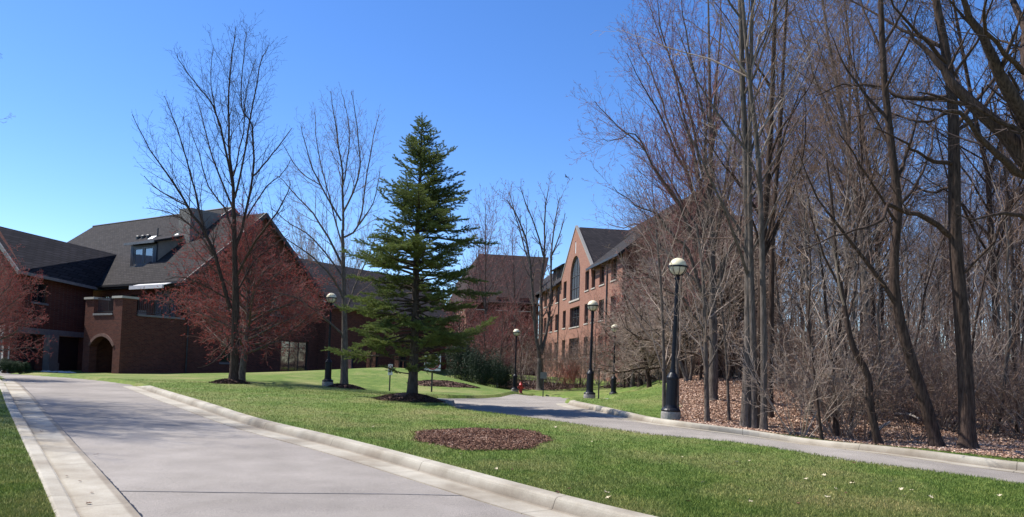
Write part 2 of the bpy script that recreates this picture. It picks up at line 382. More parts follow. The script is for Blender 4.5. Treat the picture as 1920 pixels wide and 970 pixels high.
def fill_sheet(poly, name, m, dz, step_near=.4, **k):
    """pavement sheet following the ground inside a polygon (clipped grid)"""
    bm = bmesh.new(); vs = [bm.verts.new((p[0], p[1], 0)) for p in poly]
    f = bm.faces.new(vs)
    bmesh.ops.triangulate(bm, faces=[f])
    P = np.array(poly); x0, y0 = P.min(0); x1, y1 = P.max(0)
    def cuts(a, b, n):
        return np.linspace(a, b, n)[1:-1]
    for xx in cuts(x0, x1, int((x1-x0)/1.2)+2):
        bmesh.ops.bisect_plane(bm, geom=bm.verts[:]+bm.edges[:]+bm.faces[:], plane_co=(xx, 0, 0), plane_no=(1, 0, 0))
    for yy in cuts(y0, y1, int((y1-y0)/1.2)+2):
        bmesh.ops.bisect_plane(bm, geom=bm.verts[:]+bm.edges[:]+bm.faces[:], plane_co=(0, yy, 0), plane_no=(0, 1, 0))
    bmesh.ops.remove_doubles(bm, verts=bm.verts[:], dist=.001)
    co = np.array([v.co[:2] for v in bm.verts]); z = G(co[:, 0], co[:, 1])+dz
    for v, zz in zip(bm.verts, z): v.co.z = zz
    bmesh.ops.recalc_face_normals(bm, faces=bm.faces[:])
    if sum(f.normal.z for f in bm.faces) < 0: bmesh.ops.reverse_faces(bm, faces=bm.faces[:])
    me = bpy.data.meshes.new(name); bm.to_mesh(me); bm.free(); me.materials.append(m)
    o = bpy.data.objects.new(name, me); COL.objects.link(o); return tag(o, **k)
fill_sheet(A_poly, 'road', M['asphalt'], 0, label='pale grey asphalt drive climbing to the brick house at left', kind='structure')
fill_sheet(B_poly, 'road', M['asphalt'], 0, label='narrow asphalt road crossing behind the lawn', kind='structure')

def kerb(line, side, name, label, prof=None, taper=None):
    """line = foot of the kerb face; side +1: kerb body lies to the right of travel"""
    P = np.array(line); T = np.gradient(P, axis=0); T /= np.linalg.norm(T, axis=1, keepdims=True)
    Nn = np.stack([T[:, 1], -T[:, 0]], 1)*side
    prof = prof or [(-.46, -.01), (-.45, .012), (-.02, .006), (.0, .014), (.035, .10), (.05, .125), (.08, .142), (.22, .150), (.25, .135), (.26, -.1)]
    s = np.concatenate([[0], np.cumsum(np.linalg.norm(np.diff(P, axis=0), axis=1))])
    nP = len(prof); V = []; UV = []
    for i in range(len(P)):
        tp = 1.0
        if taper: tp = min(1, max(.05, (s[i]-0)/taper)) if taper > 0 else min(1, max(.05, (s[-1]-s[i])/-taper))
        for o_, z_ in prof:
            q = P[i]+Nn[i]*o_; V.append((q[0], q[1], z_*tp if z_ > .02 else z_)); UV.append((s[i]+.7, o_+.46))
    V = np.array(V); V[:, 2] += G(V[:, 0], V[:, 1])
    Q = np.array([(i*nP+j, (i+1)*nP+j, (i+1)*nP+j+1, i*nP+j+1) for i in range(len(P)-1) for j in range(nP-1)])
    if side > 0: Q = Q[:, ::-1]
    mb = MB().add(V, Q); o = mb.build(name, M['kerb'], smooth=False, label=label, kind='structure')
    me = o.data; uvl = me.uv_layers.new(name='UVMap'); li = np.empty(len(me.loops), int); me.loops.foreach_get('vertex_index', li)
    uvl.data.foreach_set('uv', np.array(UV)[li].ravel())
    return o
kerb(A_left, -1, 'kerb', 'concrete kerb and gutter along the left edge of the drive', prof=[(-.53, -.01), (-.52, .014), (-.02, .006), (.0, .014), (.03, .10), (.045, .13), (.07, .142), (.20, .150), (.23, .135), (.24, -.1)])
kerb(A_right, -1, 'kerb', 'rounded concrete kerb between the drive and the lawn', taper=2.5)
kerb(B_far, -1, 'kerb', 'concrete kerb on the woodland side of the far road', taper=.6)
nub = resample([hit(822, 752.5), hit(845, 751.5)], .2)
pn = hit(833, 753, GR)
# kerb end stone
mb = MB(); zz = g(*pn)
mb.hexa([(pn[0]-.55, pn[1]-.12, zz-.1), (pn[0]+.35, pn[1]-.2, zz-.1), (pn[0]+.4, pn[1]+.15, zz-.1), (pn[0]-.5, pn[1]+.25, zz-.1),
         (pn[0]-.5, pn[1]-.08, zz+.22), (pn[0]+.25, pn[1]-.14, zz+.17), (pn[0]+.3, pn[1]+.12, zz+.17), (pn[0]-.45, pn[1]+.2, zz+.22)])
mb.build('kerb_end', M['concrete_base'], label='short concrete kerb end at the mouth of the far road', kind='structure')
# seam across drive
sl = [hit(x, y) for x, y in [(205, 921), (350, 923), (500, 925), (640, 926), (760, 927), (900, 931)]]
V = []; 
for p in resample(sl, .12):
    w = .012+.008*random.random(); V += [(p[0], p[1]-w+random.uniform(-.006, .006), g(*p)+.004), (p[0], p[1]+w, g(*p)+.004)]
MB().add(V, [(2*i, 2*i+2, 2*i+3, 2*i+1) for i in range(len(V)//2-1)]).build('asphalt_seam', M['seam'], label='dark seam running across the asphalt drive', kind='structure')
# ragged tar edge beside the left gutter
V = []; Tn = np.gradient(A_left, axis=0); Tn /= np.linalg.norm(Tn, axis=1, keepdims=True)
AL = resample(A_left, .06); Tn = np.gradient(AL, axis=0); Tn /= np.linalg.norm(Tn, axis=1, keepdims=True)
Z = G(AL[:, 0], AL[:, 1])
for i in range(len(AL)):
    n = np.array([Tn[i, 1], -Tn[i, 0]]); a = AL[i]+n*(.515+random.uniform(-.008, .0)); b = AL[i]+n*(.548+random.uniform(-.008, .008))
    V += [(a[0], a[1], Z[i]+.0165), (b[0], b[1], Z[i]+.006)]
MB().add(V, [(2*i, 2*i+1, 2*i+3, 2*i+2) for i in range(len(V)//2-1)]).build('gutter_crack', M['black'], label='dark ragged crack between left gutter and asphalt', kind='structure')

# ------------------------------------------------------------------ terrain grid
def axis(lo, a, b, hi, st):
    mid = np.arange(a, b, st); l = []; x = a; s = st
    while x > lo: s *= 1.12; x -= s; l.append(x)
    r = []; x = mid[-1]; s = st
    while x < hi: s *= 1.12; x += s; r.append(x)
    return np.concatenate([l[::-1], mid, r])
gx = axis(-900, -17, 17, 900, .13); gy = np.concatenate([axis(-60, 5, 34, 34.01, .13)[:-1], axis(34, 34.2, 56, 1500, .25)[1:]])
gy = np.unique(np.round(gy, 4)); gy = gy[np.concatenate([[True], np.diff(gy) > .05])]
XX, YY = np.meshgrid(gx, gy); ZZ = G(XX, YY)+GR
far_d = np.hypot(XX, YY); fl = np.clip((far_d-150)/200, 0, 1); ZZ = ZZ*(1-fl)+1.0*fl
pav = np.zeros(XX.shape, bool)
for poly, kerbs in ((A_poly, [A_left, A_right]), (B_poly, [B_far])):
    bb = (XX > poly[:, 0].min()-1) & (XX < poly[:, 0].max()+1) & (YY > poly[:, 1].min()-1) & (YY < poly[:, 1].max()+1)
    ins = np.zeros(XX.shape, bool); ins[bb] = inside(poly, XX[bb], YY[bb])
    for kl in kerbs:
        dk = np.full(XX.shape, 9.); dk[bb] = dist_line(kl, XX[bb], YY[bb]); ins |= dk < .12
    pav |= ins
# cells far from kerbed edges drop; the drop ring is 1 vertex wide
ZZ[pav] -= GR+.09
# fade grass step down where the pavement has no kerb (far edges of the drive)
nx, ny = len(gx), len(gy)
idx = np.arange(nx*ny).reshape(ny, nx)
Qs = np.stack([idx[:-1, :-1], idx[:-1, 1:], idx[1:, 1:], idx[1:, :-1]], -1).reshape(-1, 4)
cx = .25*(XX[:-1, :-1]+XX[1:, 1:]+XX[:-1, 1:]+XX[1:, :-1]).ravel(); cy = .25*(YY[:-1, :-1]+YY[1:, 1:]+YY[:-1, 1:]+YY[1:, :-1]).ravel()
edge_px = [(1268, 797), (1272, 770), (1262, 740), (1250, 712), (1262, 700)]
W_edge = [hit(p[0], p[1], GR) for p in [(1262, 800), (1272, 785), (1268, 760), (1262, 735)]]
s_edge = [hit(p[0], p[1], GR) for p in [(1300, 797), (1430, 811), (1520, 820), (1640, 836), (1780, 848), (1920, 862)]]
W_poly = np.array(W_edge[::-1]+s_edge+[(20, 13), (120, 10), (160, 240), (30, 240), (16, 70), (14, 60), (10, 47)])
litter = inside(W_poly, cx+.12*np.sin(cx*5+cy*3), cy+.12*np.sin(cy*6-cx*2))
Vg = np.stack([XX.ravel(), YY.ravel(), ZZ.ravel()], 1)
def submesh(mask, name, m, **k):
    q = Qs[mask]; u, inv = np.unique(q.ravel(), return_inverse=True)
    return MB().add(Vg[u], inv.reshape(-1, 4)).build(name, m, smooth=True, **k)
submesh(~litter, 'lawn', M['lawn'], label='mown green lawn over gentle rises around both roads', kind='structure')
submesh(litter, 'forest_floor', M['forest_floor'], label='brown leaf covered bank under the bare trees', kind='structure')
# concrete apron in front of the garages
ap = [hit(*p) for p in [(30, 704.6), (85, 706.5), (60, 703.0), (44, 702.2)]]

# ------------------------------------------------------------------ grass blades & leaves (scattered stuff)
def scatter(n, xr, yr, power=2.0):
    u = rng.random(n); y = 1/(1/yr[0]-u*(1/yr[0]-1/yr[1])) if power == 2 else yr[0]+u*(yr[1]-yr[0])
    x = rng.uniform(-.73, .73, n)*y
    return x, y
def not_paved(x, y, pad=.0):
    k = ~inside(A_poly, x, y) & ~inside(B_poly, x, y)
    k &= dist_line(A_left, x, y) > .24; k &= dist_line(A_right, x, y) > .26+pad; k &= dist_line(B_far, x, y) > .27
    return k
beds = []   # (x,y,rx,ry,rot)
def bed_params(px, py, rxpx, Y, ry): 
    p = ground_pt(px, Y); beds.append((p.x, p.y, rxpx*Y/F, ry)); return beds[-1]
p765 = ground_pt(768, 24.2)
b1 = bed_params(768, 765, 60, 23.9, 1.0)
p905 = hit(905, 823, GR)
b2 = bed_params(905, 822, 118, p905[1], 1.5)
b3 = bed_params(430, 718, 32, 33, .9)
b4 = bed_params(648, 727, 36, 36, .9)
b5 = bed_params(832, 722, 60, 41.5, 1.0)
b6 = bed_params(1218, 748, 34, 36, .9)
b7 = bed_params(1005, 0, 92, 60, 4.2)
b8 = bed_params(1185, 0, 55, 57, 3.0)
def in_beds(x, y, s=1.0):
    k = np.zeros(x.shape, bool)
    for bx, by, rx, ry in beds: 
        a = np.arctan2((y-by)/ry, (x-bx)/rx); w = s*(1+.07*np.sin(3*a+bx)+.05*np.sin(7*a+by))
        k |= ((x-bx)/rx)**2+((y-by)/ry)**2 < w*w
    return k
def blades():
    x, y = scatter(600000, None, (6.3, 34)); k = not_paved(x, y) & ~in_beds(x+rng.normal(0, .06, len(x)), y+rng.normal(0, .06, len(x)), .95)
    k &= ~inside(W_poly, x, y) | (rng.random(len(x)) < .02)
    x = x[k]; y = y[k]; z = G(x, y)+GR
    n = len(x); h = rng.uniform(.018, .044, n)*(.7+.6*rng.random(n)); w = .0028+.00017*y; a = rng.uniform(0, math.pi, n)
    lean = rng.normal(0, .45, (n, 2))*h[:, None]
    dx = np.cos(a)*w; dy = np.sin(a)*w
    V = np.stack([np.stack([x-dx, y-dy, z-.004], 1), np.stack([x+dx, y+dy, z-.004], 1), np.stack([x+lean[:, 0], y+lean[:, 1], z+h], 1)], 1).reshape(-1, 3)
    MB().add(V, T=np.arange(3*n).reshape(-1, 3)).build('grass', M['blade'], label='short green grass blades over the lawn', kind='stuff')
blades()

def leaf_quads(x, y, z, size, tilt=.5):
    """each leaf: two quads folded along the middle"""
    n = len(x); a = rng.uniform(0, 2*math.pi, n); s = size
    ax = np.stack([np.cos(a), np.sin(a), rng.normal(0, tilt*.5, n)], 1); bx = np.stack([-np.sin(a), np.cos(a), rng.normal(0, tilt*.5, n)], 1)
    c = np.stack([x, y, z], 1); s = s[:, None]; up = np.array([0, 0, 1.])
    f = rng.uniform(.1, .6, (n, 1))
    P = [c-ax*s, c+bx*s*.55+up*s*f-ax*s*.1, c+ax*s, c-bx*s*.55+up*s*f+ax*s*.1]
    mid = c
    V = np.stack([P[0], P[1], P[2], P[3]], 1).reshape(-1, 3); i = np.arange(n)[:, None]*4
    return V, np.concatenate([i+[[0, 2, 1]], i+[[0, 3, 2]]])
def litter_leaves():
    n = 190000; u = rng.random(n); y = 15+ (55-15)*u**1.6; x = rng.uniform(.17, .74, n)*y
    k = inside(W_poly, x+rng.normal(0, .15, n), y+rng.normal(0, .15, n)) & not_paved(x, y); x = x[k]; y = y[k]; z = G(x, y)+GR+rng.uniform(.0, .035, len(x))
    V, T = leaf_quads(x, y, z, rng.uniform(.016, .038, len(x))*(1+.008*y), .8)
    MB().add(V, T=T).build('leaf_litter', M['dry_leaf'], label='carpet of fallen brown leaves on the woodland bank', kind='stuff')
litter_leaves()

def mulch_bed(b, h, m, label, chips=2600, cs=.03):
    bx, by, rx, ry = b
    nr, na = 14, 64; V = []
    for i in range(nr+1):
        r = i/nr
        for j in range(na):
            a = 2*math.pi*j/na; w = 1+.07*math.sin(3*a+bx)+.05*math.sin(7*a+by)+.03*math.sin(13*a)
            x = bx+rx*r*w*math.cos(a); y = by+ry*r*w*math.sin(a)
            V.append((x, y, h*(1-r**2)**1.0*(1+.25*math.sin(5*x)*math.cos(4*y))+(.012 if i < nr else -.03)))
    V = np.array(V); V[:, 2] += G(V[:, 0], V[:, 1])+GR
    V[:na, 2] = V[:na, 2].mean()
    Q = [(i*na+j, (i+1)*na+j, (i+1)*na+(j+1) % na, i*na+(j+1) % na) for i in range(nr) for j in range(na)]
    mb = MB().add(V, Q)
    n = chips; r = np.sqrt(rng.random(n))*1.02+np.abs(rng.normal(0, .05, n)); a = rng.uniform(0, 2*math.pi, n); w = 1+.07*np.sin(3*a+bx)+.05*np.sin(7*a+by)
    x = bx+rx*r*w*np.cos(a); y = by+ry*r*w*np.sin(a); z = G(x, y)+GR+h*np.clip(1-r**2, 0, 1)+rng.uniform(.01, .03, n)
    Vc, Tc = leaf_quads(x, y, z, rng.uniform(.5, 1.3, n)*cs, .8); mb.add(Vc, T=Tc)
    mb.build('mulch_bed', m, label=label, kind='stuff')
mulch_bed(b1, .2, M['mulch'], 'dark bark mulch mounded round the fir trunk', 9000, .024)
mulch_bed(b2, .05, M['mulch_red'], 'flat oval bed of reddish bark mulch with no tree', 26000, .02)
mulch_bed(b3, .16, M['mulch'], 'dark mulch ring under the tall bare tree at left', 2200, .04)
mulch_bed(b4, .16, M['mulch'], 'dark mulch ring under the bare tree behind the fir', 2200, .04)
mulch_bed(b5, .14, M['mulch'], 'dark mulch bed on the grassy rise behind the fir', 2200, .045)
mulch_bed(b6, .12, M['mulch'], 'dark mulch ring under the low spreading tree by the road', 1800, .045)

mulch_bed(b7, .05, M['mulch'], 'wide dark mulch bed of shrubs before the rose facade', 5000, .06)
mulch_bed(b8, .05, M['mulch'], 'dark mulch bed at the corner of the rose building', 3000, .06)
# individual leaves lying on the lawn
lp = [(866, 851, 't'), (931, 879, 't'), (1067, 916, 'b'), (1045, 923, 'b'), (1137, 923, 't'), (1141, 933, 't'), (1279, 857, 't'), (1405, 864, 't'), (1462, 888, 'b'), (1545, 891, 't'),
      (1598, 903, 'b'), (1598, 906, 't'), (1586, 924, 'b'), (1567, 916, 't'), (1552, 932, 't'), (1690, 917, 't'), (1709, 919, 't'), (1695, 930, 't'), (1745, 932, 't'), (1875, 929, 't'),
      (1318, 904, 't'), (768, 850, 'b'), (866, 801, 't'), (895, 795, 't'), (830, 804, 't'), (1042, 801, 't'), (1065, 808, 'b'), (1238, 869, 't'), (1407, 940, 't'), (1670, 903, 't'), (1601, 868, 'b'),
      (1497, 944, 'b'), (1290, 940, 'b'), (960, 880, 'b'), (700, 800, 't'), (560, 760, 't'), (610, 752, 't'), (508, 771, 't'), (547, 757, 't'), (467, 747, 't'), (500, 742, 't'), (615, 745, 't'), (650, 748, 't'), (1380, 866, 't'), (1256, 868, 't'), (1511, 898, 't'), (1110, 828, 't'), (985, 838, 'b')]
LM = {}; taken = set()
for kk in 'tb':
    for v_ in range(3):
        mb = MB(); 
        # lobed leaf outline, curled
        pts = []; nl = 14
        for j in range(nl):
            a = 2*math.pi*j/nl; r_ = (1.0 if j % 2 == 0 else .5)*random.uniform(.75, 1.1)
            pts.append((r_*math.cos(a), r_*math.sin(a)*.8, random.uniform(.05, .55)*r_))
        V = np.array(pts+[(0, 0, .05)])*.048
        mb.add(V, T=[(j, (j+1) % nl, nl) for j in range(nl)]); V2 = V.copy(); V2[:, 2] -= .003
        mb.add(V2, T=[((j+1) % nl, j, nl) for j in range(nl)])
        LM[kk, v_] = mb.build('fallen_leaf', M['tan_leaf' if kk == 't' else 'brown_leaf'])
for i, (px, py, kk) in enumerate(lp):
    src = LM[kk, i*7 % 3 if kk == 't' else (i // 2) % 3]; o = src.copy() if src.name in taken else src; taken.add(src.name)
    if o is not src: COL.objects.link(o)
    x, y = hit(px, py, GR+.03)
    o.location = (x, y, g(x, y)+GR+.028); o.rotation_euler = (random.uniform(-.4, .4), random.uniform(-.4, .4), random.uniform(0, 6)); s = random.uniform(.5, .95)*(1+.012*y); o.scale = (s, s, s)
    if kk == 't': tag(o, 'pale curled dry leaf lying on the mown lawn', 'leaf', 'pale dry leaves scattered on the lawn')
    else: tag(o, 'dark brown crumpled leaf lying on the mown lawn', 'leaf', 'dark brown leaves scattered on the lawn')
for i, (px, py) in enumerate([(78, 809), (166, 944), (125, 893), (172, 924), (177, 853), (183, 852), (150, 902)]):
    o = LM['b', i % 3].copy(); COL.objects.link(o); x, y = hit(px, py, .02)
    o.location = (x, y, g(x, y)+.022); o.rotation_euler = (0, 0, i); s = .6 if i > 1 else 1.; o.scale = (s, s, s*.6)
    tag(o, 'brown crumpled leaf lying in the gutter or on the drive', 'leaf', 'brown leaves on the gutter and drive')

# ------------------------------------------------------------------ walls
def wall(name, outline, holes, frame, m, parent, T=.3, **k):
    """frame: (origin, a-dir, outward normal); outline/holes in (a,z)"""
    O, A, Nn = [Vector(q) for q in frame]; Z = Vector((0, 0, 1))
    def P(a, z, d): return O+A*a+Z*z-Nn*d
    loops = [[Vector((a, z, 0)) for a, z in outline]]+[[Vector((a, z, 0)) for a, z in h] for h in holes]
    tri = tessellate_polygon(loops); flat = [p for l in loops for p in l]; n = len(flat)
    V = [P(p.x, p.y, 0) for p in flat]+[P(p.x, p.y, T) for p in flat]
    T_ = []
    for t in tri:
        a, b, c = [V[i] for i in t]; nn = (b-a).cross(c-a)
        t = list(t) if nn.dot(Nn) > 0 else list(t)[::-1]
        T_.append(t); T_.append([i+n for i in t[::-1]])
    Q = []; off = 0
    for l in loops:
        m_ = len(l)
        for i in range(m_): Q.append((off+i, off+(i+1) % m_, off+(i+1) % m_+n, off+i+n))
        off += m_
    return MB().add([tuple(v) for v in V], Q, T_).build(name, m, parent, **k)
def rect(a0, z0, a1, z1): return [(a0, z0), (a1, z0), (a1, z1), (a0, z1)]
def arch(a0, z0, a1, zs, rise, n=12):
    c = (a0+a1)/2; w = (a1-a0)/2; rr = (w*w+rise*rise)/(2*rise); th = math.asin(min(1, w/rr)); 
    if rise > w*.98: th = math.pi/2; rr = w
    pts = [(a0, z0), (a1, z0)]
    for i in range(n+1):
        t = th-2*th*i/n; pts.append((c+rr*math.sin(t), zs+rise-rr+rr*math.cos(t)))
    return pts
def bar(mb, frame, a0, z0, a1, z1, d0, d1, m=0):
    O, A, Nn = [Vector(q) for q in frame]; Z = Vector((0, 0, 1))
    f = lambda a, z, d: tuple(O+A*a+Z*z-Nn*d)
    mb.hexa([f(a0, z0, d0), f(a1, z0, d0), f(a1, z0, d1), f(a0, z0, d1), f(a0, z1, d0), f(a1, z1, d0), f(a1, z1, d1), f(a0, z1, d1)], m)
def window(frame, a0, z0, a1, z1, parent, mf, sill=True, cols=2, rows=1, glass='glass', depth=.12, name='window', msill=None, fw=.06, transom=None):
    mb = MB(); e = .003
    bar(mb, frame, a0+e, z0+e, a0+fw, z1-e, depth, depth+.08); bar(mb, frame, a1-fw, z0+e, a1-e, z1-e, depth, depth+.08)
    bar(mb, frame, a0+fw, z0+e, a1-fw, z0+fw, depth, depth+.08); bar(mb, frame, a0+fw, z1-fw, a1-fw, z1-e, depth, depth+.08)
    for c in range(1, cols):
        a = a0+(a1-a0)*c/cols; bar(mb, frame, a-fw*.5, z0+fw, a+fw*.5, z1-fw, depth+.01, depth+.07)
    rl = [z0+(z1-z0)*r/rows for r in range(1, rows)]+([transom] if transom else [])
    for z in rl: bar(mb, frame, a0+fw, z-fw*.35, a1-fw, z+fw*.35, depth+.005, depth+.075)
    w = mb.build(name, mf, parent)
    pb = MB(); bar(pb, frame, a0+.02, z0+.02, a1-.02, z1-.02, depth+.04, depth+.05); pb.build('pane', M[glass], w)
    if sill:
        sb = MB(); bar(sb, frame, a0-.08, z0-.12, a1+.08, z0-.003, -.06, depth); sb.build('sill', msill or M['stone'], w)
    return w
def roof_slab(mb, P, th=.14, m=0):
    """4-point plane thickened downwards"""
    P = [Vector(p) for p in P]; n = (P[1]-P[0]).cross(P[3]-P[0]).normalized()
    if n.z < 0: P = P[::-1]; n = -n
    B = [p-n*th for p in P]
    mb.hexa([tuple(b) for b in B]+[tuple(p) for p in P], m)

# ------------------------------------------------------------------ LEFT HOUSE
c0 = at(222, 705, 44); ZB = .30
LB = empty('brick_house', (c0.x, c0.y, ZB), R(-32), label='dark red brick house with steep grey roof, arched porch tower and balcony at left', cat='house')
e = EYE-ZB          # eye height above house base
def hx(h): return h+e
EAVE = hx(5.25); RB = hx(10.4); RA = hx(11.9); YE = 4.1
br = M['brick_red']; X_ = (1, 0, 0); Yv = (0, 1, 0)
# tower / porch block x -4..0, y 0..4.1
LEDGE = hx(2.45); CAP = hx(3.45); TW = 4.0
fr_front = ((0, 0, 0), (-1, 0, 0), (0, -1, 0))       # a runs to -x
wall('porch_wall', rect(0, -.4, TW, LEDGE), [arch(.75, -.35, TW-.75, hx(.55), .62)], fr_front, br, LB, T=.45)
for x0 in (-.95, -TW):
    MB().box(x0+.003, .003, LEDGE, x0+.947, .9, CAP).build('pier', br, LB)
    MB().box(x0-.07, -.08, CAP, x0+1.02, .98, CAP+.13).build('pier_cap', M['stone'], LB)
MB().box(-TW+.95, -.05, LEDGE+.0, -.95, .48, LEDGE+.12).build('ledge', M['stone_dark'], LB)
# arch ring
mb = MB(); a0, a1, zs, rise = .75, TW-.75, hx(.55), .62; o1 = arch(a0, 0, a1, zs, rise, 16)[2:]; c_ = ((a0+a1)/2, zs-.9)
ring = [(a, z) for a, z in o1]; out = [(c_[0]+(a-c_[0])*1.12, c_[1]+(z-c_[1])*1.12) for a, z in ring]
for i in range(len(ring)-1):
    f = lambda p, d: (-p[0], -d, p[1])
    mb.hexa([f(ring[i], -.1), f(ring[i+1], -.1), f(ring[i+1], .04), f(ring[i], .04), f(out[i], -.1), f(out[i+1], -.1), f(out[i+1], .04), f(out[i], .04)])
mb.build('arch_ring', simple('arch_brick', (.12, .06, .045), (.19, .10, .075), 9, .9), LB)
# side walls of the block & right wall continuing as gable end (plane x=0, facing +x)
fr_right = ((0, 0, 0), Yv, X_)
YG = YE+11.4; YM = YE+5.7
gh = [rect(6.9, 1.1, 8.3, 3.0), rect(12.0, .3, 14.6, 2.8), rect(6.6, 4.6, 7.8, 6.0), rect(10.9, 4.6, 12.1, 6.0)]
wall('side_wall', rect(.45, -.4, YE-.003, LEDGE), [], fr_right, br, LB, T=.4)
MB().box(-.42, .98, LEDGE, .06, YE-.02, LEDGE+.12).build('ledge', M['stone_dark'], LB)
wall('gable_wall', [(YE, -.4), (YG, -.4), (YG, EAVE-.1), (YM, RB-.2), (YE, EAVE-.1)], gh, fr_right, br, LB, T=.35)
for (a0, z0), _, (a1, z1), _ in gh:
    window(fr_right, a0, z0, a1, z1, LB, M['bronze'], cols=3 if a1-a0 > 2 else 2, msill=M['stone_dark'], transom=z1-.5 if a1-a0 > 2 else None)
wall('inner_wall', rect(.46, -.4, YE-.003, LEDGE), [], ((-TW, 0, 0), Yv, (-1, 0, 0)), br, LB, T=.4)
# balcony deck, rear wall of porch, door inside
MB().box(-TW+.4, .45, hx(1.75), -.4, YE-.003, hx(1.95)).build('balcony_deck', M['stone_dark'], LB)
db = MB().box(-2.9, 3.35, -.1, -1.2, 3.5, hx(.75)).build('door', M['door'], LB)
MB().box(-2.75, 3.3, .95, -2.68, 3.35, 1.1).build('handle', M['white_paint'], db)
MB().box(-TW+.41, 3.5, -.4, -.41, 3.7, hx(1.75)).build('porch_back_wall', br, LB)
# railings
def railing(frame, L, name='railing'):
    mb = MB(); bar(mb, frame, 0, .92, L, .98, .0, .05); bar(mb, frame, 0, .12, L, .16, .01, .04)
    k = int(L/.12)
    for i in range(1, k): bar(mb, frame, i*L/k-.011, .16, i*L/k+.011, .92, .014, .036)
    return mb.build(name, M['dark_trim'], LB)
railing(((-.96, .2, LEDGE+.1), (-1, 0, 0), (0, -1, 0)), TW-1.9)
railing(((-.15, .99, LEDGE+.1), Yv, X_), YE-1.02)
# main facade y=YE facing -y, from x=0 to -11
fr_main = ((0, YE, 0), (-1, 0, 0), (0, -1, 0)); XW = 9.9
mh = [rect(1.0, hx(1.95), 3.5, hx(4.4)), rect(5.0, hx(2.6), 6.2, hx(4.2)), rect(7.0, hx(2.6), 8.2, hx(4.2)), rect(8.7, hx(2.6), 9.6, hx(4.2))]
wall('front_wall', rect(.003, -.4, 26, EAVE-.1), mh, fr_main, br, LB, T=.3)
(a0, z0), _, (a1, z1), _ = mh[0]; w = window(fr_main, a0, z0, a1, z1, LB, M['bronze'], sill=False, cols=3, name='balcony_door', glass='glass_blue')
for h_ in mh[1:]:
    (a0, z0), _, (a1, z1), _ = h_; window(fr_main, a0, z0, a1, z1, LB, M['bronze'], msill=M['stone_dark'])
wall('back_wall', rect(0, -.4, 26, EAVE-.1), [], ((0, 20.4, 0), (-1, 0, 0), (0, 1, 0)), br, LB, T=.3)
wall('end_wall', [(YE+.31, -.4), (20.1, -.4), (20.1, EAVE-.1), (12.3, RA-.3), (YE+.31, EAVE-.1)], [], ((-26, 0, 0), Yv, (-1, 0, 0)), br, LB, T=.3)
wall('upper_gable', [(YE+.31, EAVE), (20.4, EAVE), (12.3, RA-.25)], [], ((-6.9, 0, 0), Yv, X_), M['stucco'], LB, T=.2)
# roofs
sg, sdk = M['shingle_grey'], M['shingle_dark']
def sl(y, y0, z0, y1, z1): return z0+(z1-z0)*(y-y0)/(y1-y0)
ov = .45
zf = EAVE-ov*.8
mb = MB()
roof_slab(mb, [(-6.65, YE-ov, zf), (-26.4, YE-ov, zf), (-26.4, 12.3, RA), (-6.65, 12.3, RA)])
roof_slab(mb, [(-6.65, 20.4+ov, zf), (-26.4, 20.4+ov, zf), (-26.4, 12.303, RA), (-6.65, 12.303, RA)])
roof_slab(mb, [(.35, YE-ov, zf+.003), (-6.648, YE-ov, zf+.003), (-6.648, YM, RB), (.35, YM, RB)])
roof_slab(mb, [(.35, YG+ov, zf), (-6.648, YG+ov, zf), (-6.648, YM+.003, RB), (.35, YM+.003, RB)])
rf = mb.build('roof', sg, LB)
MB().tube([(-26.5, 12.3, RA+.02), (-6.6, 12.3, RA+.02)], .07, 6).build('ridge_cap', M['dark_trim'], rf)
mb = MB()
for y0, z0, y1, z1 in ((YE-ov, zf, YM, RB), (YG+ov, zf, YM, RB)):
    mb.hexa([(.36, y0, z0-.32), (.42, y0, z0-.32), (.42, y1, z1-.32), (.36, y1, z1-.32), (.36, y0, z0+.03), (.42, y0, z0+.03), (.42, y1, z1+.03), (.36, y1, z1+.03)])
mb.build('rake_trim', M['dark_trim'], rf)
mb = MB()
for y0, z0, y1, z1 in ((YE-ov+3, sl(YE-ov+3, YE-ov, zf, 12.3, RA), 12.3, RA), (20.4+ov-3, sl(20.4+ov-3, 20.4+ov, zf, 12.3, RA), 12.3, RA)):
    mb.hexa([(-6.6, y0, z0-.45), (-6.45, y0, z0-.45), (-6.45, y1, z1-.45), (-6.6, y1, z1-.45), (-6.6, y0, z0+.03), (-6.45, y0, z0+.03), (-6.45, y1, z1+.03), (-6.6, y1, z1+.03)])
mb.build('rake_trim', M['dark_trim'], rf)
MB().box(-26.4, YE-ov-.12, zf-.16, .35, YE-ov-.005, zf-.02).build('gutter', M['dark_trim'], rf)
MB().box(-26.2, YE-ov, zf-.3, .3, YE+.0, zf-.2).build('soffit', M['dark_trim'], rf)
# chimney with flues
ch = MB().box(-6.1, 7.4, hx(7.2), -4.75, 9.9, hx(10.75)).build('chimney', M['stucco'], rf)
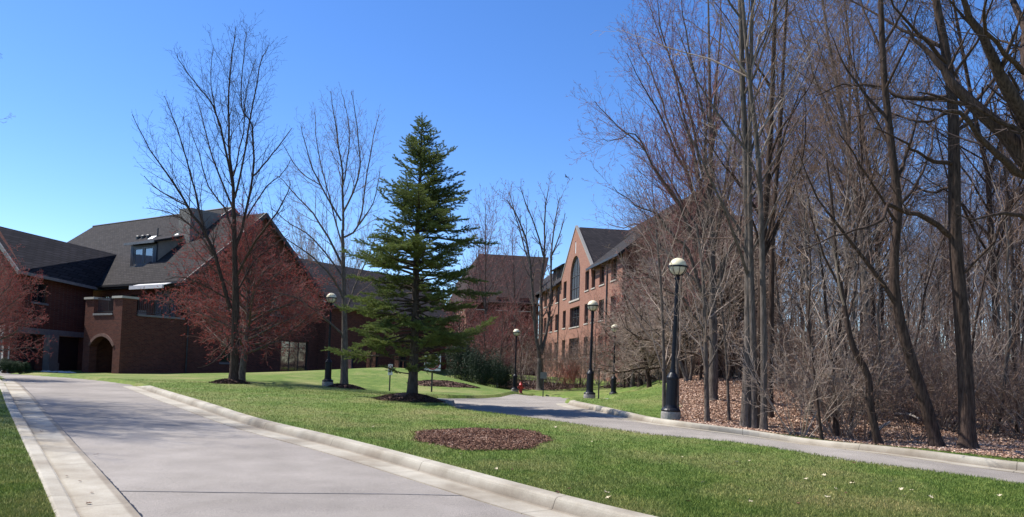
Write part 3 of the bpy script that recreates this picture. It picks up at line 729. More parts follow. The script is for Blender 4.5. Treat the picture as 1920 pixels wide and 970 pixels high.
# dormer
yd = 5.6; zd0 = hx(6.35); zd1 = hx(8.0)
frd = ((-5.8, yd, 0), (-1, 0, 0), (0, -1, 0))
wall('dormer_wall', rect(0, zd0-.2, 3.1, zd1), [rect(.35, zd0+.15, 2.75, zd1-.22)], frd, M['dark_trim'], rf, T=.12)
mb = MB()
for c_ in (.35, 1.57):
    bar(mb, frd, c_+.003, zd0+.153, c_+.13, zd1-.223, .02, .12); bar(mb, frd, c_+1.07, zd0+.153, c_+1.177, zd1-.223, .02, .12)
    bar(mb, frd, c_+.13, zd0+.153, c_+1.07, zd0+.26, .02, .12); bar(mb, frd, c_+.13, zd1-.33, c_+1.07, zd1-.223, .02, .12)
bar(mb, frd, .1, zd0-.02, 3.0, zd0+.13, -.12, -.005)
dw = mb.build('dormer_window', M['grey_frame'], LB)
for c_ in (.35, 1.57):
    pb = MB(); bar(pb, frd, c_+.13, zd0+.26, c_+1.07, zd1-.33, .07, .08); pb.build('pane', M['glass_blue'], dw)
mb = MB(); zt = zd1+.1
for xs in (-5.8, -8.9+.1):
    mb.hexa([(xs-.1, yd+.13, zd0-.6), (xs, yd+.13, zd0-.6), (xs, 8.8, hx(8.85)), (xs-.1, 8.8, hx(8.85)), (xs-.1, yd+.13, zt), (xs, yd+.13, zt), (xs, 8.9, hx(9.1)), (xs-.1, 8.9, hx(9.1))])
mb.build('dormer_cheek', M['stucco'], rf)
mb = MB(); roof_slab(mb, [(-5.45, yd-.35, zt+.02), (-9.2, yd-.35, zt+.02), (-9.2, 9.05, hx(9.33)), (-5.45, 9.05, hx(9.33))], .12); mb.build('dormer_roof', sg, rf)
MB().box(-9.15, yd-.42, zt-.16, -5.5, yd-.36, zt+.0).build('dormer_fascia', M['grey_frame'], rf)
# vents on the roof
def plane_z(y): return sl(y, YE-ov, zf, 12.3, RA)
for x, tall in ((-11.6, 1), (-8.4, 1)):
    y = 9.3; z = plane_z(y); mb = MB(); mb.lathe([(.05, z-.1), (.05, z+.65), (.0, z+.65)], 8, (x, y)); mb.build('vent_pipe', M['dark_trim'], rf)
    mb = MB(); mb.hexa([(x-.75, y-.35, plane_z(y-.35)+.01), (x-.1, y-.35, plane_z(y-.35)+.01), (x-.1, y, plane_z(y)+.01), (x-.75, y, plane_z(y)+.01), (x-.75, y-.35, plane_z(y-.35)+.05), (x-.1, y-.35, plane_z(y-.35)+.05), (x-.1, y, plane_z(y)+.05), (x-.75, y, plane_z(y)+.05)])
    mb.build('flashing', M['white_paint'], rf)
for x in (-14.2, -13.5, -12.8, -7.6, -6.95, -6.3):
    y = 9.3; z = plane_z(y); MB().lathe([(.16, z-.1), (.16, z+.12), (.2, z+.14), (.12, z+.22), (0, z+.24)], 10, (x, y)).build('roof_vent', M['dark_trim'], rf)
# awning
mb = MB(); roof_slab(mb, [(-.7, YE-.05, hx(4.95)), (-4.3, YE-.05, hx(4.95)), (-4.3, YE-1.1, hx(4.62)), (-.7, YE-1.1, hx(4.62))], .05)
mb.box(-4.32, YE-1.2, hx(4.38), -.68, YE-1.1, hx(4.62)); mb.build('awning', M['awning'], LB)
# downpipe
MB().tube([(.06, YE+.25, .0), (.06, YE+.25, EAVE-.5)], .05, 6).build('downpipe', M['dark_trim'], LB)
# rear lower wing (right of gable) with dark roof
wall('rear_wing_wall', rect(YG+.003, -.4, YG+17, hx(4.5)), [rect(YG+1.8, .1, YG+3.2, 2.5), rect(YG+4.6, .9, YG+6.0, 2.4), rect(YG+8, .9, YG+9.6, 2.4)], ((.8, 0, 0), Yv, X_), br, LB, T=.3)
fw_ = ((.8, 0, 0), Yv, X_)
window(fw_, YG+1.8, .1, YG+3.2, 2.5, LB, M['bronze'], sill=False, name='balcony_door', glass='glass_blue')
for q in ((4.6, 6.0), (8, 9.6)): window(fw_, YG+q[0], .9, YG+q[1], 2.4, LB, M['bronze'], msill=M['stone_dark'])
mb = MB(); roof_slab(mb, [(1.3, YG+.05, hx(4.3)), (1.3, YG+17.4, hx(4.3)), (-5, YG+17.4, hx(8.6)), (-5, YG+.05, hx(8.6))]); mb.build('wing_roof', sdk, LB)
wall('rear_end_wall', [(-12, -.4), (.79, -.4), (.79, hx(4.3)), (-5, hx(8.3)), (-12, hx(4.3))], [], ((0, YG+17, 0), X_, Yv), br, LB, T=.3)
wall('rear_front_wall', [(-.1, -.4), (.79, -.4), (.79, hx(4.4)), (-.1, hx(4.9))], [], ((0, YG+.004, 0), X_, (0, -1, 0)), br, LB, T=.2)
# patio fence rail by that door
railing(((3.0, YG+1.0, -.05), Yv, X_), 4.2, 'patio_railing')

# left wing: work in world then to local
inv = (Matrix.Translation((c0.x, c0.y, ZB)) @ Matrix.Rotation(R(-32), 4, 'Z')).inverted()
def loc(x, y, h=0): q = inv @ Vector((x, y, 0)); return Vector((q.x, q.y, h))
w0 = loc(*at(22, 600, 43).xy); w1 = loc(-29.55, 52.4)
ad = (w1-w0); WL = ad.length; ad.normalize(); wn = Vector((ad.y, -ad.x, 0))
fr_w = (w0, ad, wn)
EW = hx(5.05); wl_holes = [rect(1.9, hx(3.15), 3.6, hx(4.35)), rect(.8, -.35, 3.2, hx(1.2)), rect(4.9, -.35, 8.4, hx(1.2))]
wall('wing_wall', rect(.003, -.4, WL, EW), wl_holes, fr_w, br, LB, T=.35)
window(fr_w, 1.9, hx(3.15), 3.6, hx(4.35), LB, M['bronze'], msill=M['stone_dark'])
for a0, a1 in ((.8, 3.2), (4.9, 8.4)):
    mb = MB(); bar(mb, fr_w, a0+.01, -.35, a1-.01, hx(1.19), .28, .34)
    for q in range(1, 4): bar(mb, fr_w, a0+.01, -.35+q*.75, a1-.01, -.33+q*.75, .265, .279)
    mb.build('garage_door', M['door'], LB)
mb = MB(); bar(mb, fr_w, -.0, hx(1.2), WL, hx(1.55), -.05, -.003); mb.build('stone_belt', M['stone_dark'], LB)
mb = MB(); bar(mb, fr_w, 3.5, -.4, 4.6, hx(1.19), -.35, -.003); bar(mb, fr_w, 3.45, -.4, 4.65, .75, -.42, -.351); mb.build('stone_pier', M['stone_dark'], LB)
# wing front gable facing like the tower
w2 = w0+Vector((-6.4, 0, 0)); wr = w0+Vector((-3.2, 0, 0))
fr_wf = (w0, (-1, 0, 0), (0, -1, 0)); RW = hx(7.75)
wall('wing_front_wall', [(0, -.4), (6.4, -.4), (6.4, EW), (3.2, RW-.15), (0, EW)], [rect(.95, -.35, 4.2, hx(1.15))], fr_wf, br, LB, T=.34)
mb = MB(); bar(mb, fr_wf, 1.0, -.35, 4.15, hx(1.14), .3, .36); mb.build('garage_door', M['door'], LB)
mb = MB(); bar(mb, fr_wf, -.04, hx(1.15), 6.4, hx(1.6), -.06, -.003); bar(mb, fr_wf, .0, -.4, .9, .55, -.06, -.003); bar(mb, fr_wf, .0, .95, .85, 1.7, -.05, -.003); mb.build('stone_belt', M['stone'], LB)
pR0 = wr+Vector((0, -.3, 0)); pR1 = loc(-30.7, 57.5); 
def at_h(v, h): return (v.x, v.y, h)
mb = MB()
e0 = w0+wn*.45-ad*.35; e1 = w1+wn*.45+ad*1.2
roof_slab(mb, [at_h(e0, EW-.3), at_h(e1, EW-.3), at_h(pR1, RW+.1), at_h(pR0, RW)], .12)
e2 = w2+Vector((-.45, -.3, 0)); e3 = e2+(pR1-pR0)
roof_slab(mb, [at_h(e2, EW-.35), at_h(e3, EW-.35), at_h(pR1, RW+.1), at_h(pR0, RW)], .12)
wrf = mb.build('wing_roof', sdk, LB)
mb = MB(); k0, k1 = e0+wn*.06, e1+wn*.06
mb.hexa([at_h(e0, EW-.48), at_h(k0, EW-.48), at_h(k1, EW-.48), at_h(e1, EW-.48), at_h(e0, EW-.3), at_h(k0, EW-.3), at_h(k1, EW-.3), at_h(e1, EW-.3)]); mb.build('gutter', M['stone_dark'], wrf)
mb = MB()
mb.hexa([at_h(e0, EW-.55), at_h(e0+Vector((0, -.08, 0)), EW-.55), at_h(pR0+Vector((0, -.08, 0)), RW-.25), at_h(pR0, RW-.25), at_h(e0, EW-.28), at_h(e0+Vector((0, -.08, 0)), EW-.28), at_h(pR0+Vector((0, -.08, 0)), RW+.02), at_h(pR0, RW+.02)])
mb.build('rake_trim', M['stone_dark'], wrf)
# wall lamp on the lit pier
lm = empty('wall_lantern', LB.matrix_basis @ (w0+Vector((-.45, -.12, hx(.95)))), 0, label='small white wall lantern on the stone pier at far left', cat='wall lamp')
MB().box(-.09, -.03, -.1, .09, .05, .18).build('bracket', M['dark_trim'], lm)
MB().lathe([(0, .02), (.09, .04), (.12, .16), (.16, .18), (0, .3)], 10, (0, -.17)).build('lamp_shade', M['white_paint'], lm)
# potted patio things on balcony
pc = empty('patio_chair', LB.matrix_basis @ Vector((-1.6, 2.2, hx(1.95))), R(20), label='dark metal patio chair standing on the balcony behind the railing', cat='chair')
MB().box(-.25, -.25, .40, .25, .25, .45).build('seat', M['dark_trim'], pc)
MB().box(-.25, .2, .5, .25, .25, .98).build('backrest', M['grey_frame'], pc)
for sx_ in (-.22, .2):
    for sy_ in (-.24, .22): MB().box(sx_, sy_, 0, sx_+.03, sy_+.03, .5 if sy_ > 0 else .4).build('leg', M['dark_trim'], pc)

# ------------------------------------------------------------------ RIGHT BUILDING
RBZ = .2
RBd = empty('brick_building', (9.15, 62.5, RBZ), R(8.97), label='long rose brick building with steep gable, arched window and grey roof', cat='building')
e2_ = EYE-RBZ; H = lambda h: h+e2_
bp = M['brick_pink']; EV = H(10.3); RG = H(16.0); AG = H(15.3)
fr_f = ((0, 0, 0), (0, 1, 0), (-1, 0, 0))      # a along +y (away)
st = 3.3; s3 = H(7.95); LF = 36.3
ba, bb_ = 10.2, 23.3; bc = 16.9
holes = []; wins = []
def addw(a0, z0, w, h, **k): holes.append(rect(a0, z0, a0+w, z0+h)); wins.append((a0, z0, a0+w, z0+h, k))
for r in range(3):
    z = s3-r*st
    for a0, w in ((1.6, 1.7), (5.4, 1.7), (8.6, 1.3)):
        addw(a0, z, w, 1.9)
    for a0, w in ((24.6, 1.5), (27.6, 1.7), (31.2, 1.7), (33.9, 1.7)):
        addw(a0, z-.1, w, 1.9)
    for a0, w in ((10.9, 1.5), (20.6, 1.5)):
        addw(a0, z, w, 1.95)
for r in (1, 2): addw(14.4, s3-r*st-.1, 4.3, 2.1, cols=4, rows=2)
arh = arch(14.6, s3-.5, 18.9, s3+2.1, 2.1); holes.append(arh)
outl = [(0, -2), (LF, -2), (LF, EV-.1), (bb_, EV-.1), (bc, AG-.05), (ba, EV-.1), (0, EV-.1)]
outl = [(0, -2), (LF, -2), (LF, EV-.1), (bb_+.01, EV-.1), (bc, AG-.05), (ba-.01, EV-.1), (0, EV-.1)]
slit = rect(bc-.22, H(12.4), bc+.22, H(13.7)); holes.append(slit)
wall('facade_wall', outl, holes, fr_f, bp, RBd, T=.4)
for a0, z0, a1, z1, k in wins: window(fr_f, a0, z0, a1, z1, RBd, M['bronze'], depth=.2, glass='glass', **k)
mb = MB(); bar(mb, fr_f, bc-.22, H(12.4), bc+.22, H(13.7), .05, .12); mb.build('louvre', M['white_paint'], RBd)
# arched window
mb = MB()
for i, (a, z) in enumerate(arh[2:-1]):
    b_ = arh[3+i]; c_ = (16.75, s3+1.5)
    f = lambda p, s_, d: (d, c_[0]+(p[0]-c_[0])*s_, c_[1]+(p[1]-c_[1])*s_)
    mb.hexa([f((a, z), .93, .18), f(b_, .93, .18), f(b_, .93, .26), f((a, z), .93, .26), f((a, z), .995, .18), f(b_, .995, .18), f(b_, .995, .26), f((a, z), .995, .26)])
for q in range(5): a = 14.66+q*(4.18/4); bar(mb, fr_f, a-.05, s3-.5, a+.05, s3+(1.95 if q in (0, 4) else (3.6 if q in (1, 3) else 4.1)), .18, .26)
for z in (s3-.44, s3+.8, s3+2.1): bar(mb, fr_f, 14.65, z-.05, 18.85, z+.05, .19, .25)
aw = mb.build('arched_window', M['bronze'], RBd)
pa = arch(14.62, s3-.48, 18.88, s3+2.1, 2.09); wall('pane', pa, [], ((.23, 0, 0), (0, 1, 0), (-1, 0, 0)), M['glass_blue'], aw, T=.02)
mb = MB(); bar(mb, fr_f, 14.4, s3-.68, 19.1, s3-.503, -.08, .18); mb.build('sill', M['stone'], aw)
# near end wall faces camera (plane y=0)
fr_e = ((0, 0, 0), (1, 0, 0), (0, -1, 0)); DP = 14
eh = []; 
for r in range(3):
    for a0 in (2.2, 6.2, 10.2): eh.append(rect(a0, s3-r*st, a0+1.6, s3-r*st+1.9))
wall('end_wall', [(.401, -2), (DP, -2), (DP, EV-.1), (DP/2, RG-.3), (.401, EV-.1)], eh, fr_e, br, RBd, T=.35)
for (a0, z0), _, (a1, z1), _ in eh: window(fr_e, a0, z0, a1, z1, RBd, M['bronze'], depth=.2)
wall('rear_wall', rect(.36, -2, 66, EV-.1), [], ((DP, 0, 0), (0, 1, 0), (1, 0, 0)), bp, RBd, T=.3)
mb = MB(); o_ = .5; ze = EV-.42
roof_slab(mb, [(-o_, -.5, ze), (-o_, ba+.1, ze), (DP/2, ba+.1, RG), (DP/2, -.5, RG)], .2)
roof_slab(mb, [(-o_, bb_-.1, ze), (-o_, 66, ze), (DP/2, 66, RG), (DP/2, bb_-.1, RG)], .2)
mb.hexa([(DP/2-2.2, ba+.1, RG-2.05), (DP/2, ba+.1, RG-.2), (DP/2, bb_-.1, RG-.2), (DP/2-2.2, bb_-.1, RG-2.05), (DP/2-2.2, ba+.1, RG-1.85), (DP/2, ba+.1, RG-.003), (DP/2, bb_-.1, RG-.003), (DP/2-2.2, bb_-.1, RG-1.85)])
roof_slab(mb, [(DP+o_, -.5, ze), (DP+o_, 66, ze), (DP/2+.003, 66, RG), (DP/2+.003, -.5, RG)], .2)
rr = mb.build('roof', sg, RBd)
mb = MB()
xr = 6.2
roof_slab(mb, [(.42, ba-.35, EV-.15), (.42, bc, AG-.05), (xr, bc, AG-.05), (.42+5.3*.0+.05, ba-.35, EV-.149)], .15) if False else None
roof_slab(mb, [(.42, ba-.3, EV-.25), (6.3, ba-.3+6.0, AG-.7), (6.9, bc, AG-.02), (.42, bc, AG-.02)], .12)
roof_slab(mb, [(.42, bb_+.3, EV-.25), (6.3, bb_+.3-6.0, AG-.7), (6.9, bc+.003, AG-.02), (.42, bc+.003, AG-.02)], .12)
mb.build('gable_roof', sdk, rr)
mb = MB()     # gable coping
for y0, y1 in ((ba-.2, bc), (bb_+.2, bc)):
    mb.hexa([(-.06, y0, EV-.2), (.22, y0, EV-.2), (.22, y1, AG-.05), (-.06, y1, AG-.05), (-.06, y0, EV+.0), (.22, y0, EV+.0), (.22, y1, AG+.15), (-.06, y1, AG+.15)])
mb.build('coping', M['concrete_base'], RBd)
MB().box(-.62, -.5, ze-.22, -.505, ba-.25, ze-.02).build('gutter', M['dark_trim'], rr); MB().box(-.62, bb_+.25, ze-.22, -.505, LF, ze-.02).build('gutter', M['dark_trim'], rr)
for y in (4.35, 24.1): MB().tube([(-.08, y, -1), (-.08, y, ze-.3)], .07, 6).build('downpipe', M['dark_trim'], RBd)
for y in (27.5, 31.5):     # dormers left of the gable
    mb = MB(); mb.box(1.2, y, EV+.6, 4.4, y+2.0, EV+2.4); d_ = mb.build('dormer', M['stone_dark'], rr)
    window(((1.197, 0, 0), (0, 1, 0), (-1, 0, 0)), y+.3, EV+.9, y+1.7, EV+2.2, d_, M['bronze'], sill=False, depth=-.08)
mb = MB(); roof_slab(mb, [(.8, 26.8, EV+2.35), (.8, 34, EV+2.35), (5, 34, EV+3.9), (5, 26.8, EV+3.9)], .15); mb.build('dormer_roof', sdk, rr)
# perpendicular wing
XC = -9.6
fr_c = ((0, LF, 0), (-1, 0, 0), (0, -1, 0)); chs = []
for r in range(3):
    for a0 in (1.2, 4.2, 7.0): chs.append(rect(a0, s3-r*st-.4, a0+1.5, s3-r*st+1.3))
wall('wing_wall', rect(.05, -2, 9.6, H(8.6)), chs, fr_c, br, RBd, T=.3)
for i, ((a0, z0), _, (a1, z1), _) in enumerate(chs): window(fr_c, a0, z0, a1, z1, RBd, M['grey_frame' if i < 3 else 'bronze'], depth=.15)
fr_d = ((XC, 0, 0), (0, 1, 0), (-1, 0, 0)); dh = [rect(LF+2+i*3.6, s3-r*st-.4, LF+3.5+i*3.6, s3-r*st+1.3) for r in range(3) for i in range(12)]
wall('wing_side_wall', rect(LF, -2, LF+48, H(8.6)), dh, fr_d, bp, RBd, T=.29)
for (a0, z0), _, (a1, z1), _ in dh: window(fr_d, a0, z0, a1, z1, RBd, M['bronze'], depth=.15)
mb = MB()
roof_slab(mb, [(-.3, LF-.4, H(8.5)), (XC-.4, LF-.4, H(8.5)), (XC+2.5, LF+9, H(16.2)), (3, LF+9, H(16.2))], .2)
roof_slab(mb, [(XC-.4, LF-.39, H(8.5)), (XC-.4, LF+48, H(8.5)), (XC+2.5, LF+48, H(16.2)), (XC+2.5, LF+9.01, H(16.2))], .2)
mb.build('wing_roof', simple('brown_shingles', (.035, .026, .025), (.058, .042, .039), 3, .95, spec=.05), RBd)

# ------------------------------------------------------------------ street lamps
def lamp_proto():
    root = empty('street_lamp')
    MB().lathe([(0, -.25), (.265, -.25), (.265, .19), (.25, .235), (0, .235)], 24).build('footing', M['concrete_base'], root)
    MB().lathe([(0, .235), (.26, .235), (.27, .27), (.24, .31), (.18, .34), (.165, .38), (.155, .42), (.155, 1.10), (.165, 1.13), (.165, 1.17), (.12, 1.25), (.085, 1.30), (.075, 1.40), (0, 1.40)], 20).build('base', M['lamp_iron'], root)
    mb = MB(); mb.lathe([(0, 1.39), (.062, 1.39), (.058, 1.6), (.05, 3.86), (.075, 3.88), (.075, 3.92), (.06, 3.95), (.10, 4.02), (.12, 4.06), (0, 4.06)], 16); mb.build('post', M['lamp_iron'], root)
    gr = .245; gz = 4.24
    hd = MB(); n = 14
    up = [(gr*math.sin(t), gz+gr*math.cos(t)) for t in np.linspace(0.0001, math.pi/2, n)]
    globe = MB().lathe([(r_, z_) for r_, z_ in up[::-1]], 28).build('globe', M['globe'], root, smooth=True)
    lo = [(gr*math.sin(t), gz+gr*math.cos(t)) for t in np.linspace(math.pi/2, math.pi*.87, n)]
    MB().lathe(lo[::-1], 28).build('refractor', M['globe_low'], globe, smooth=True)
    mb = MB(); mb.lathe([(gr+.003, gz-.028), (gr+.026, gz-.02), (gr+.026, gz+.02), (gr+.003, gz+.014)], 28)
    for i in range(8):
        a = i*math.pi/4; ts = np.linspace(math.pi/2, math.pi*.88, 7)
        mb.tube([((gr+.012)*math.sin(t)*math.cos(a), (gr+.012)*math.sin(t)*math.sin(a), gz+(gr+.012)*math.cos(t)) for t in ts], .009, 5)
    mb.build('cage', M['lamp_iron'], root); return root
lamp0 = lamp_proto()
LPOS = [(1257, 20.6, 'street lamp with round globe on concrete footing, nearest, at the edge of the leafy bank'),
        (1105, 33.7, 'street lamp with round globe on the grass tip where the two roads part'),
        (965, 52.6, 'street lamp beside the red hydrant at the end of the road'),
        (1150, 45.6, 'street lamp half hidden by twigs right of the road tip lamp'),
        (614, 35.8, 'street lamp in shade against the dark house, left of the fir')]
for i, (px, Y, lab) in enumerate(LPOS):
    o = lamp0 if i == 0 else copy_tree(lamp0)
    p = ground_pt(px, Y); o.location = (p.x, p.y, p.z-.0); o.rotation_euler = (0, [.028, .018, 0, 0, 0][i], i*.7)
    if i == 0: o.rotation_euler = (0, .03, 0)
    tag(o, lab, 'street lamp', 'black globe street lamps along the road')

# ------------------------------------------------------------------ signs, stakes, hydrant, bird, log
def post_sign(px, Y, top_py, draw, label, cat='sign', rz=0, hw=.04):
    p = ground_pt(px, Y); base = 690+.03*(px-960)+(EYE-p.z)*F/Y; h = (base-top_py)*Y/F
    root = empty('road_sign', p, rz, label=label, cat=cat)
    MB().box(-hw, -.02, -.3, hw, .02, h).build('post', M['dark_trim'], root)
    draw(root, h); return root
def no_left(root, h):
    s = .42; zc = h-.42; pl = MB().box(-s, -.032, zc-s, s, -.022, zc+s).build('sign_panel', M['white_paint'], root)
    mb = MB(); n = 28; f = lambda r_, t: (r_*math.cos(t), -.036, zc+r_*math.sin(t))
    V = []; 
    for j in range(n): t = 2*math.pi*j/n; V += [f(.31, t), f(.37, t)]
    mb.add(V, [(2*j, 2*((j+1) % n), 2*((j+1) % n)+1, 2*j+1) for j in range(n)])
    c = math.sqrt(.5); mb.add([(-.24, -.039, zc+.20), (-.20, -.039, zc+.24), (.24, -.039, zc-.20), (.20, -.039, zc-.24)], [(0, 1, 2, 3)])
    mb.build('prohibition_ring', M['sign_red'], pl)
    mb = MB(); mb.add([(.06, -.0345, zc-.22), (.14, -.0345, zc-.22), (.14, -.0345, zc+.12), (.06, -.0345, zc+.12)], [(0, 1, 2, 3)])
    mb.add([(-.06, -.0345, zc+.04), (.06, -.0345, zc+.04), (.06, -.0345, zc+.12), (-.06, -.0345, zc+.12)], [(0, 1, 2, 3)])
    mb.add([(-.06, -.0345, zc-.03), (-.06, -.0345, zc+.19), (-.22, -.0345, zc+.08)], T=[(0, 1, 2)]); mb.build('arrow', M['black'], pl)
post_sign(809, 38, 664, no_left, 'square white no left turn sign with red ring behind the fir trunk')
def tall_sign(root, h):
    pl = MB().box(-.12, -.032, h-.62, .12, -.022, h-.08).build('sign_panel', M['white_paint'], root)
    mb = MB(); n = 20; zc = h-.22; V = []
    for j in range(n): t = 2*math.pi*j/n; V += [(.055*math.cos(t), -.035, zc+.055*math.sin(t)), (.085*math.cos(t), -.035, zc+.085*math.sin(t))]
    mb.add(V, [(2*j, 2*((j+1) % n), 2*((j+1) % n)+1, 2*j+1) for j in range(n)]); mb.build('ring', M['sign_red'], pl)
    MB().box(-.03, -.034, h-.5, .03, -.0325, h-.36).build('symbol', M['black'], pl)
post_sign(730, 38, 680, tall_sign, 'small narrow white sign with red mark on a black post left of the fir trunk', rz=R(25), hw=.03)
def grey_plate(root, h): MB().box(-.2, -.032, h-.42, .2, -.022, h-.02).build('sign_panel', simple('grey_plate', (.12, .13, .12), (.16, .17, .15), 5, .5), root)
post_sign(1018, 47, 697, grey_plate, 'small dull grey sign seen from behind in front of the multi stemmed tree', hw=.03)
for px, Y, top, lab in ((932, 47, 718, 'short dark marker stake at the edge of the shrub bed left of the hydrant'), (1122, 36, 690, 'slim dark marker stake on the grass just right of the road tip lamp')):
    p = ground_pt(px, Y); base = 690+.03*(px-960)+(EYE-p.z)*F/Y; h = (base-top)*Y/F
    o = MB().box(-.03, -.025, -.2, .03, .025, h).build('marker_stake', M['dark_trim'], label=lab, cat='stake'); o.location = p
p = ground_pt(976, 51.5)
hy = empty('fire_hydrant', p, .3, label='red fire hydrant at the kerb beside the far lamp', cat='hydrant')
MB().lathe([(0, -.1), (.17, -.1), (.17, .05), (.11, .07), (.11, .55), (.15, .56), (.15, .6), (.12, .62), (.09, .72), (.03, .77), (.03, .82), (0, .82)], 16).build('barrel', M['red_paint'], hy, smooth=True)
for s_ in (-1, 1): MB().tube([(s_*.09, 0, .42), (s_*.22, 0, .42)], .065, 10).build('outlet_cap', M['red_paint'], hy)
MB().tube([(0, -.09, .38), (0, -.24, .38)], .085, 10).build('pumper_cap', M['red_paint'], hy)
# bird
p = at(1062, 332, 60); mb = MB()
mb.lathe([(0, -.28), (.04, -.22), (.08, -.05), (.085, .05), (.05, .16), (.045, .22), (0, .28)], 8)
V = mb.v[0]; mb.v[0] = V[:, [0, 2, 1]]*[1, 1, 1]
for s_ in (-1, 1):
    mb.hexa([(s_*.05, -.10, -.01), (s_*.42, -.12, .09), (s_*.42, .0, .10), (s_*.05, .12, .0), (s_*.05, -.10, .01), (s_*.42, -.12, .1), (s_*.42, .0, .11), (s_*.05, .12, .02)])
    mb.hexa([(s_*.42, -.12, .09), (s_*.85, -.16, .0), (s_*.85, -.13, .0), (s_*.42, .0, .1), (s_*.42, -.12, .1), (s_*.85, -.16, .01), (s_*.85, -.13, .01), (s_*.42, .0, .11)])
mb.hexa([(-.03, -.24, -.01), (.03, -.24, -.01), (.09, -.45, 0), (-.09, -.45, 0), (-.03, -.24, .01), (.03, -.24, .01), (.09, -.45, .01), (-.09, -.45, .01)])
o = mb.build('bird', M['black'], smooth=False, label='dark bird with spread wings flying in the open blue sky', cat='bird'); o.location = p; o.rotation_euler = (.2, .3, 1.0); o.scale = (.6, .6, .6)

# ------------------------------------------------------------------ TREES
def vec_rand(s=1): return Vector((random.gauss(0, s), random.gauss(0, s), random.gauss(0, s)))
class Tree:
    """grows polylines; spec per level: dict(seg, wig, up, dens, start, ang, ratio, rr)"""
    def __init__(s, spec): s.spec = spec; s.lines = []; s.tips = []
    def grow(s, p, d, L, r, lev):
        sp = s.spec[lev]; n = sp.get('n', 4); d = d.normalized(); pts = [p.copy()]; rad = [r]; st = L/n
        for i in range(n):
            d = (d+vec_rand(sp['wig'])+Vector((0, 0, sp['up']))).normalized()
            p = p+d*st; pts.append(p.copy()); rad.append(max(s.rmin, r*(1-(1-sp.get('end', .25))*(i+1)/n)))
        s.lines.append((lev, pts, rad)); s.sprout(pts, rad, L, lev)
    rmin = .004
    def sprout(s, pts, rad, L, lev, dens=None, start=None):
        sp = s.spec[lev]
        if lev+1 >= len(s.spec): s.tips.append(pts); return
        k = (dens if dens is not None else sp['dens'])*L; k = int(k)+(random.random() < k-int(k)); n = len(pts)-1
        st = start if start is not None else sp['start']; az = random.uniform(0, 6.28)
        for j in range(k):
            t = st+(1-st)*(j+random.random()*.9)/max(1, k); f = min(t*n, n-1e-3); i = int(f); q = f-i
            P = pts[i].lerp(pts[i+1], q); D = (pts[i+1]-pts[i]).normalized(); az += 2.4+random.uniform(-.5, .5)
            a = D.orthogonal().normalized(); b = D.cross(a); side = a*math.cos(az)+b*math.sin(az)
            ang = sp['ang']*random.uniform(.75, 1.25); d = D*math.cos(ang)+side*math.sin(ang)
            tt = (t-st)/(1-st+1e-6)
            cl = sp['ratio']*L*(1-sp.get('taper', .6)*tt)*random.uniform(.65, 1.2)
            if 'maxl' in sp: cl = min(cl, sp['maxl']*random.uniform(.7, 1.1))
            cr = min(rad[i]*.75, (rad[i]*(1-q)+rad[i+1]*q)*sp['rr'])
            s.grow(P, d, max(cl, .08), max(cr, s.rmin), lev+1)
    def mesh(s, trunk_lev=0, buds=None, bud_size=.03, bud_n=4):
        tk, cr = MB(), MB()
        for mbt, sel in ((tk, lambda l: l <= trunk_lev), (cr, lambda l: l > trunk_lev)):
            by = {}
            for lev, pts, rad in s.lines:
                if sel(lev): by.setdefault((len(pts), 10 if lev <= 0 else (6 if rad[0] > .03 else (4 if rad[0] > .012 else 3))), []).append((pts, rad))
            for (n, k), L in by.items():
                P = np.array([[tuple(v) for v in a] for a, _ in L]); Rr = np.array([b for _, b in L]); V, Q = tubes(P, Rr, k); mbt.add(V, Q, m=2 if (mbt is cr and k >= 6) else 0)
        if buds:
            T = [t for t in s.tips]; P = np.array([[tuple(t[-1]), tuple(t[len(t)//2])] for t in T])
            n = len(P)*bud_n; i = rng.integers(0, len(P), n); f = rng.random((n, 1)); C = P[i, 0]*(1-f)+P[i, 1]*f+rng.normal(0, .012, (n, 3))
            a = rng.normal(0, 1, (n, 3)); a /= np.linalg.norm(a, axis=1, keepdims=True); b = rng.normal(0, 1, (n, 3)); b /= np.linalg.norm(b, axis=1, keepdims=True)
            sz = bud_size*rng.uniform(.5, 1.3, (n, 1)); V = np.stack([C-a*sz*.5, C+b*sz*.35, C+a*sz*.5], 1).reshape(-1, 3)
            cr.add(V, T=np.arange(3*n).reshape(-1, 3), m=1)
        return tk, cr
def flare(pts, rad):
    """root flare on trunk polyline (adds points near the base)"""
    p0, p1 = pts[0], pts[1]; d = (p1-p0); L = d.length; dn = d/L
    e = min(1, .85*L/.7)
    return [p0-dn*.3, p0, p0+dn*.1*e, p0+dn*.22*e, p0+dn*.42*e, p0+dn*.7*e]+pts[1:], [rad[0]*1.6, rad[0]*1.5, rad[0]*1.32, rad[0]*1.18, rad[0]*1.08, rad[0]*1.02]+rad[1:]
def finish(T, root_p, name, label, bark_m, twig_m, group=None, buds=None, bud_size=.03, bud_n=4, cat='tree'):
    tk, cr = T.mesh(0, buds, bud_size, bud_n)
    r = empty(name, root_p, 0, label=label, cat=cat, group=group)
    for mbx in (tk, cr):
        for q in range(len(mbx.v)): mbx.v[q] = mbx.v[q]-np.array(tuple(root_p))
    tk.build('trunk', bark_m, r, smooth=True); cr.build('crown', [twig_m, buds or twig_m, bark_m], r, smooth=True)
    return r

